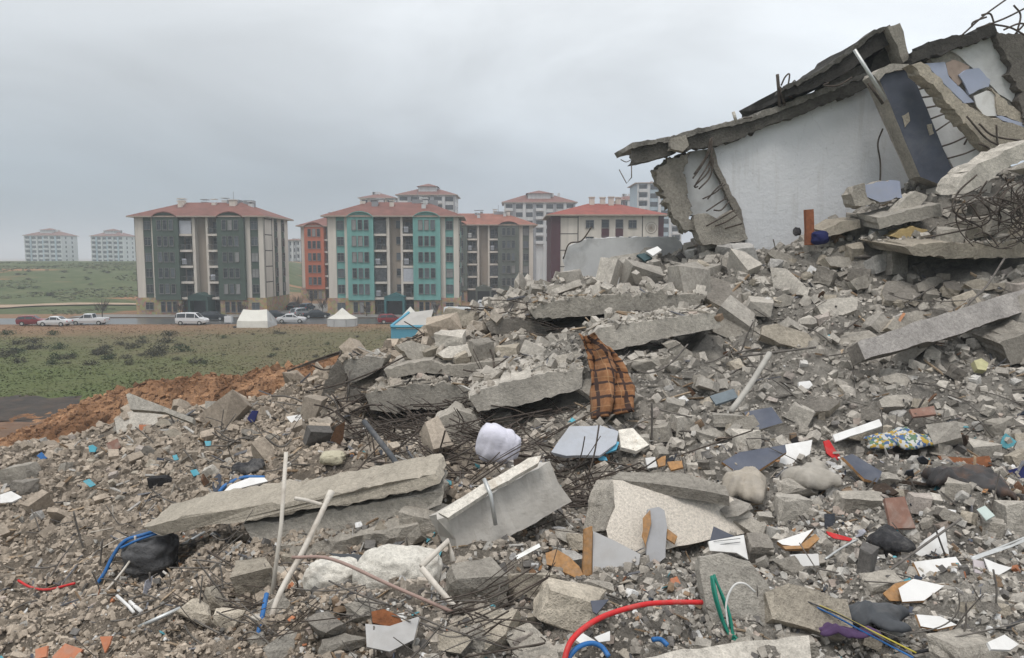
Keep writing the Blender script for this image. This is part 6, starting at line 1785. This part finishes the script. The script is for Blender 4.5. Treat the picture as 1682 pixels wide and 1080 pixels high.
ZONES = [  # polygon box in the photo, how many, size range, label, group
 ((880, 1250, 400, 500), 44, (16, 34), 'broken grey concrete chunk on the crest before the long white wall', 'chunks on the crest'),
 ((1250, 1690, 340, 500), 50, (16, 38), 'broken concrete chunk below the rebar tangle and the white wall', 'chunks below the rebar tangle'),
 ((705, 900, 515, 620), 40, (16, 36), 'broken concrete chunk on the left shoulder of the heap', 'chunks on the left shoulder'),
 ((1040, 1690, 520, 680), 44, (14, 34), 'dusty concrete chunk on the gravel slope', 'chunks on the gravel slope'),
 ((1040, 1690, 680, 860), 50, (16, 40), 'pale concrete chunk among boards in the right middle', 'chunks in the right middle'),
 ((420, 1690, 880, 1090), 34, (22, 60), 'concrete chunk in the near rubble at the front', 'chunks at the front'),
 ((0, 520, 650, 860), 34, (10, 24), 'small concrete chunk on the earthy left side of the heap', 'chunks on the earthy side'),
]
rz_ = random.Random(99)
used_px = [(c[0], c[1], c[2]) for c in HEROC]
for (x0, x1, y0, y1), cnt, (s0, s1), lab, grp in ZONES:
    made = tries = 0
    while made < cnt and tries < cnt * 12:
        tries += 1
        px, py = rz_.uniform(x0, x1), rz_.uniform(y0, y1)
        w = s0 + (s1 - s0) * rz_.random() ** 1.7
        if on_face(px, py): continue
        if any(abs(px - a) < (w + b) * .42 and abs(py - c) < (w + b) * .36 for a, c, b in used_px): continue
        if y0 > 650 and any(abs(px - a) < (w + b) * .5 and -b * .3 < py - c < (w + b) * .5 for a, c, b in BOARD_PX): continue
        kd = rz_.choice(['block', 'block', 'block', 'round', 'shard'])
        o = chunk(px, py, w, w * rz_.uniform(.55, .95), rz_.choice(CHUNK_MATS[:3] + CHUNK_MATS), lab, grp, kd, rz_.randrange(999), tilt=.5)
        if o is None: continue
        if o.location.y > 21.5: bpy.data.objects.remove(o); continue
        rel = (w - s0) / (s1 - s0)
        o['label'] = single_out('%s %s %s' % ('large' if rel > .5 else 'small' if rel < .15 else 'middling', TONE[o.data.materials[0].name], {'block': 'angular chunk', 'round': 'rounded chunk', 'shard': 'flat chunk'}[kd]), px, py, LAND)
        used_px.append((px, py, w)); made += 1

# ---- broken floor slabs lying at all angles, half buried
rb_ = random.Random(314)
SLABZ = [((690, 1000, 520, 640), 16, (45, 120)), ((880, 1240, 430, 560), 20, (45, 130)), ((1240, 1690, 400, 560), 18, (40, 120)), ((1040, 1690, 600, 720), 10, (40, 90)), ((1080, 1690, 730, 1000), 14, (50, 110)), ((440, 1060, 880, 1060), 12, (50, 120)), ((560, 760, 600, 720), 6, (40, 80)), ((250, 520, 670, 780), 8, (25, 60))]
slab_px_used = []
for (x0, x1, y0, y1), cnt, (w0, w1) in SLABZ:
    made = tries = 0
    while made < cnt and tries < 200:
        tries += 1
        px, py = rb_.uniform(x0, x1), rb_.uniform(y0, y1)
        w = w0 + (w1 - w0) * rb_.random() ** 1.4
        if on_face(px, py, 18): continue
        if any(abs(px - a) < (w + b) * .40 and abs(py - c) < (w + b) * .22 for a, c, b in slab_px_used): continue
        if y0 > 700 and any(abs(px - a) < (w + b) * .45 and abs(py - c) < (w + b) * .36 for a, c, b in [(q[0], q[1], q[2]) for q in HEROC] + BOARD_PX): continue
        hp = hit(px, py)
        if hp is None or hp.y > 20.8: continue
        n = rb_.randint(5, 7); a0 = rb_.random() * 6.28
        asp = rb_.uniform(.28, .55); sk = rb_.uniform(-.35, .35)
        poly = []
        for k in range(n):
            a = a0 - 6.283 * (k + rb_.uniform(-.25, .25)) / n
            r = rb_.uniform(.8, 1.1)
            ex = w * .5 * r * math.cos(a); poly.append((px + ex, py - w * .5 * asp * r * math.sin(a) + ex * sk))
        mt = rb_.choice([CONC, CONC, CONC_L, CONC_T, CONC_D, CONC])
        o = plate('broken_slab', 'x', 'slab', poly[::-1], mt, hp.y * .985, rb_.uniform(25, 75), rb_.uniform(-25, 25), rb_.uniform(.10, .26), .025, .12, 900 + made + int(x0), side=rb_.choice([CONC, CONC_D, CONC_T]), rings=3, group='broken slabs in the heap')
        o['label'] = single_out('%s %s broken slab' % ('wide' if w > (w0 + w1) * .55 else 'small', {'wall_stub_plaster': 'plastered'}.get(mt.name, TONE.get(mt.name, 'grey'))), px, py, LAND)
        slab_px_used.append((px, py, w)); made += 1

# ------------------------------------------------------------------ rebar tangles
def tangle(name, label, spots, mat, seed, stiff=True):
    rr = random.Random(seed)
    mb = MB()
    for (px, py, sx, sy, cnt, ln, up, droop) in spots:
        k = 0
        while k < cnt:
            x, y = rr.gauss(px, sx), rr.gauss(py, sy)
            h = hit(x, y)
            k += 1
            if h is None: continue
            Yh = h.y
            a = rr.choice([.45, .5, .3, -.35, -.6, .15]) + rr.gauss(0, .3) if stiff else rr.gauss(0, .9)
            L = ln * rr.uniform(.5, 1.4) * mpp(Yh)
            d = Vector((math.cos(a), rr.uniform(-.45, .25), math.sin(a))).normalized()
            bend = Vector((rr.gauss(0, .3), rr.gauss(0, .25), rr.gauss(0, .3) - droop))
            if rr.random() < .45: bend *= 3.2
            side = Vector((-math.sin(a), rr.uniform(-.3, .3), math.cos(a)))
            nb = rr.choice([1, 1, 1, 2, 3]) if stiff else 1
            k += nb - 1
            lift = rr.uniform(.02, up)
            for b in range(nb):
                p = h + Vector((0, -.15, lift)) + side * (b * rr.uniform(.03, .07)) + d * rr.uniform(-.12, .12) * L
                dd = (d + Vector((rr.gauss(0, .05), rr.gauss(0, .05), rr.gauss(0, .05)))).normalized()
                pts = []
                for i in range(5):
                    t = i / 4
                    q = p + dd * L * (t - .45) + bend * L * (t * t) * .6
                    zmin = float(H0(np.array([q.x]), np.array([q.y]))[0])
                    if q.z < zmin - .12: q.z = zmin + rr.uniform(-.1, .04)
                    pts.append(q)
                top = max(q.z - float(H0(np.array([q.x]), np.array([q.y]))[0]) for q in pts)
                if top > .75: continue
                mb.tube(catmull(pts, 3), .00095 * Yh * rr.uniform(.5, 1.5), 4)
    o = mb.build(name, mat, None, smooth=True)
    return tag(o, label, kind='stuff')
tangle('rebar_tangle', 'tangled dark reinforcing bars in the hollow of the heap',
  [(740, 690, 90, 34, 190, 120, .4, .1), (640, 705, 50, 35, 70, 110, .4, .1), (820, 752, 60, 16, 44, 110, .35, .1), (700, 780, 60, 22, 24, 120, .3, 0), (890, 520, 45, 22, 45, 90, .3, .1), (700, 610, 60, 35, 14, 90, .35, .2), (580, 650, 30, 30, 36, 90, .5, .2), (950, 815, 40, 26, 70, 90, .22, 0), (810, 1020, 45, 36, 34, 110, .12, 0), (430, 990, 60, 40, 24, 100, .15, 0)], REBAR, 5)
tangle('loose_wire', 'thin wires and bars strewn over the slopes',
  [(400, 720, 80, 45, 46, 80, .3, 0), (330, 960, 90, 60, 46, 90, .15, 0), (1330, 540, 130, 60, 30, 70, .2, 0), (1500, 980, 120, 60, 24, 110, .1, 0), (200, 920, 90, 60, 22, 70, .1, 0), (650, 1000, 130, 50, 30, 120, .15, 0), (1250, 720, 200, 80, 30, 70, .15, 0), (1000, 470, 100, 25, 22, 60, .2, 0), (1600, 660, 80, 60, 20, 80, .15, 0)], REBAR_G, 6, False)
for i, (px, py, w, h) in enumerate([(1590, 372, 50, 36), (1640, 362, 60, 44), (1682, 372, 50, 50), (1615, 345, 44, 30), (1665, 330, 50, 34), (1560, 385, 36, 26)]):
    chunk(px, py, w, h, CHUNK_MATS[i % 4], ['grey lump behind the rebar strands', 'large lump in the middle behind the rebar strands', 'outermost lump behind the rebar strands', 'upper grey lump just under the diagonal slab end', 'lump tucked under the thick diagonal slab end', 'small lump at the start of the rebar strands'][i], None, 'block', 60 + i, Y=16.0, name='boulder', cat='boulder')
def right_tangle():
    rr = random.Random(8); mb = MB()
    for k in range(64):
        x0, y0 = rr.uniform(1588, 1740), rr.uniform(284, 336)
        Yf = 15.5 - rr.uniform(0, .9)
        hgt = rr.uniform(35, 105); b = rr.gauss(14, 24); x1 = x0 + rr.gauss(-12, 34)
        if rr.random() < .7: pts = [(x0, y0), (x0 - b, y0 + .35 * hgt), (x0 - b * .9 + rr.gauss(0, 8), y0 + .7 * hgt), (x1, y0 + hgt)]
        else:
            yb = rr.uniform(318, 396); xb = rr.uniform(1545, 1680); w_ = rr.uniform(40, 130)
            pts = [(xb, yb), (xb + w_ * .35, yb - rr.uniform(0, 14)), (xb + w_ * .7, yb + rr.gauss(0, 9)), (xb + w_, yb + rr.gauss(4, 14))]
        mb.tube(catmull([at(q[0], min(q[1], 408), Yf + rr.uniform(-.12, .12)) for q in pts], 6), rr.uniform(.007, .02), 4)
    tag(mb.build('rebar_tangle', REBAR, None, True), 'thick tangle of bent bars hanging under the diagonal slab end', kind='stuff')
right_tangle()

# ------------------------------------------------------------------ clods on the earth bank, meadow scrub and grass
N = 7000
x = rng.uniform(-32, -4, N); y = rng.uniform(37.5, 48.5, N)
z = bank_h(x, y)
ok = z > .12
x, y, z = x[ok], y[ok], z[ok]; N = len(x)
sz = .045 * rng.random(N) ** -.42
sz = np.minimum(sz, .30)
tag(scatter_mesh('earth_clods', np.stack([x, y, z + sz * .2], 1), sz[:, None] * rng.uniform(.6, 1.3, (N, 3)), rand_rot(N), soilcol(x, y) * rng.uniform(.65, 1.4, N)[:, None], rng.integers(0, 24, N), SOIL), 'clods of orange earth on the bank', kind='stuff')

GRASS = plain('grass_blade', (.085, .105, .036), .9, var=.4, scale=.6)
N = 26000
gy_ = np.exp(rng.uniform(math.log(50), math.log(112), N)); gx_ = rng.uniform(-.75, 0.02, N) * gy_
keepg = ~((gx_ > -34) & (gy_ < 50.5)) & ~(((gx_ + 35.5) / 8.6) ** 2 + ((gy_ - 49) / 4.6) ** 2 < 1)
gx_, gy_ = gx_[keepg], gy_[keepg]; N = len(gx_)
clump = fbm(gx_, gy_, .25, 3)
hgt = rng.uniform(.03, .11, N) * (1 + 1.3 * np.clip(clump, -.5, .6))
an = rng.random(N) * 6.283; wd = rng.uniform(.05, .16, N)
lean = rng.normal(size=(N, 2)) * .08
b0 = np.stack([gx_ - np.cos(an) * wd, gy_ - np.sin(an) * wd, np.zeros(N)], 1); b1 = np.stack([gx_ + np.cos(an) * wd, gy_ + np.sin(an) * wd, np.zeros(N)], 1)
tp = np.stack([gx_ + lean[:, 0], gy_ + lean[:, 1], hgt], 1)
V = np.stack([b0, b1, tp], 1).reshape(-1, 3)
tag(foreach_mesh('grass', V, np.arange(N * 3).reshape(-1, 3), GM), 'short olive grass of the meadow', kind='stuff')

SCRUB = plain('dry_scrub', (.055, .05, .032), .95, var=.4, scale=2); SCRUBG = plain('green_scrub', (.05, .068, .03), .95, var=.4, scale=2)
def scrub_mesh(seed, mat):
    rr = random.Random(seed); mb = MB()
    for k in range(170):
        a = rr.random() * 6.28; r = rr.random() ** .6; hh = rr.random() * (1 - .55 * r)
        c = Vector((math.cos(a) * r * (1 + .4 * math.sin(a * 3 + seed)), math.sin(a) * r, hh))
        d = Vector((rr.gauss(0, 1), rr.gauss(0, 1), rr.gauss(.4, 1))).normalized() * rr.uniform(.12, .3)
        s = d.cross(Vector((rr.gauss(0, 1), rr.gauss(0, 1), 1))).normalized() * .07
        mb.poly([c - s, c + s, c + d])
    for k in range(7):
        a = rr.random() * 6.28; mb.tube([(0, 0, 0), (math.cos(a) * .5, math.sin(a) * .5, .5), (math.cos(a) * .8, math.sin(a) * .8, .8)], [.04, .025, .01], 4)
    return mesh_of(mb, mat)
SM = [scrub_mesh(k, SCRUB if k % 3 else SCRUBG) for k in range(6)]
rs = random.Random(12)
def scrub(px, py, w, lab, grp):
    p = ground_at(px, py)
    o = bpy.data.objects.new('scrub_bush', SM[rs.randrange(6)]); link(o)
    s = w * mpp(p.y) * .5
    o.location = p; o.scale = (s, s, s * rs.uniform(.6, 1.0)); o.rotation_euler = (0, 0, rs.random() * 6.28)
    tag(o, single_out('%s dark %s' % ('wide' if w > 24 else 'small' if w < 12 else 'low', lab), px, py, FIELD), 'bush', grp)
FIELD = [(54, 528, 'the dark red car'), (91, 530, 'the white car by the red one'), (148, 528, 'the white pickup'), (316, 526, 'the white minivan'), (414, 525, 'the white ridge tent'), (479, 525, 'the lone white car'), (558, 525, 'the pointed white tent'), (665, 530, 'the blue edged tent'), (50, 655, 'the black soil patch'), (250, 625, 'the orange earth bank'), (200, 530, 'the wet road'), (480, 600, 'the top of the earth bank'), (82, 405, 'the far pale blue tower'), (184, 405, 'the white tower with reddish attic'), (110, 500, 'the dirt track'), (330, 500, 'the green block')]
for k in range(46):
    scrub(rs.uniform(0, 340), rs.uniform(548, 600), rs.uniform(12, 34), 'scrub bush on the meadow', 'scrub on the meadow')
for k in range(14):
    scrub(rs.uniform(360, 640), rs.uniform(545, 590), rs.uniform(7, 16), 'tuft on the meadow', 'tufts near the tents')
for k in range(30):
    px, py = rs.uniform(0, 222), rs.uniform(436, 492)
    Y = 126 + (520 - py) / 88 * 115
    x_, y_ = at(px, 420, Y).x, Y
    if x_ > -60: continue
    o = bpy.data.objects.new('scrub_bush', SM[rs.randrange(6)]); link(o)
    s = rs.uniform(.5, 1.1); o.location = (x_, y_, float(hf2(np.array([x_]), np.array([y_]))[0])); o.scale = (s, s, s * .8)
    tag(o, single_out('%s shrub on the green hill' % ('big' if s > .9 else 'small' if s < .65 else 'dark'), px, py, FIELD), 'bush', 'shrubs on the hill')

# small bare trees by the blocks
BARK = plain('bare_twigs', (.085, .07, .06), .95, var=.3)
def bare_tree(px, py, h, seed, label):
    rr = random.Random(seed); p = ground_at(px, py)
    root = empty('bare_tree', p); tag(root, label, 'tree', 'bare saplings by the blocks')
    MB().tube([(0, 0, 0), (.05, .02, h * .35), (.02, .05, h * .6)], [.09, .07, .05], 6).build('trunk', BARK, root)
    mb = MB()
    for k in range(70):
        a = rr.random() * 6.28; z0 = h * rr.uniform(.3, .65); L = h * rr.uniform(.12, .34)
        q = Vector((.03, .03, z0)) + Vector((math.cos(a), math.sin(a), .3)) * rr.uniform(0, .2) * h
        mb.tube([q, q + Vector((math.cos(a) * L * .5, math.sin(a) * L * .5, L * .8)), q + Vector((math.cos(a) * L * .8, math.sin(a) * L * .8, L * 1.3))], [.03, .02, .008], 3)
    mb.build('crown', BARK, root)
for i, (px, py, h, lab) in enumerate([(168, 524, 3.6, 'bare sapling beside the wet road on the hill side'), (296, 519, 2.6, 'bare sapling at the porch of the green block'), (488, 514, 3.4, 'bare sapling in the lane beside the orange block'), (530, 516, 3.0, 'bare sapling at the corner of the teal block'), (602, 520, 2.4, 'bare sapling left of the teal porch'), (716, 520, 2.8, 'bare sapling right of the teal porch'), (512, 505, 3.8, 'bare sapling behind the parked cars in the lane'), (398, 519, 2.6, 'bare sapling at the stone base of the green block')]):
    bare_tree(px, py, h, 40 + i, lab)

N = 9000
hy_ = rng.uniform(130, 262, N); hx_ = -rng.uniform(.46, .78, N) * hy_ - 2
okh = (hx_ < -64) & (fbm(hx_, hy_, .06, 3) > -.12)
hx_, hy_ = hx_[okh], hy_[okh]; N = len(hx_)
sz = rng.uniform(.10, .42, N)
cc = np.array([(.07, .085, .04), (.095, .105, .055), (.055, .062, .032), (.12, .115, .065)])
tag(scatter_mesh('hill_weeds', np.stack([hx_, hy_, hf2(hx_, hy_)], 1), sz[:, None] * np.stack([rng.uniform(.8, 2.0, N), rng.uniform(.8, 1.6, N), rng.uniform(.3, .8, N)], 1), rand_rot(N, .1), cc[rng.integers(0, 4, N)] * rng.uniform(.8, 1.25, N)[:, None], rng.integers(16, 24, N), CHUNK), 'low weeds covering the green hill', kind='stuff')
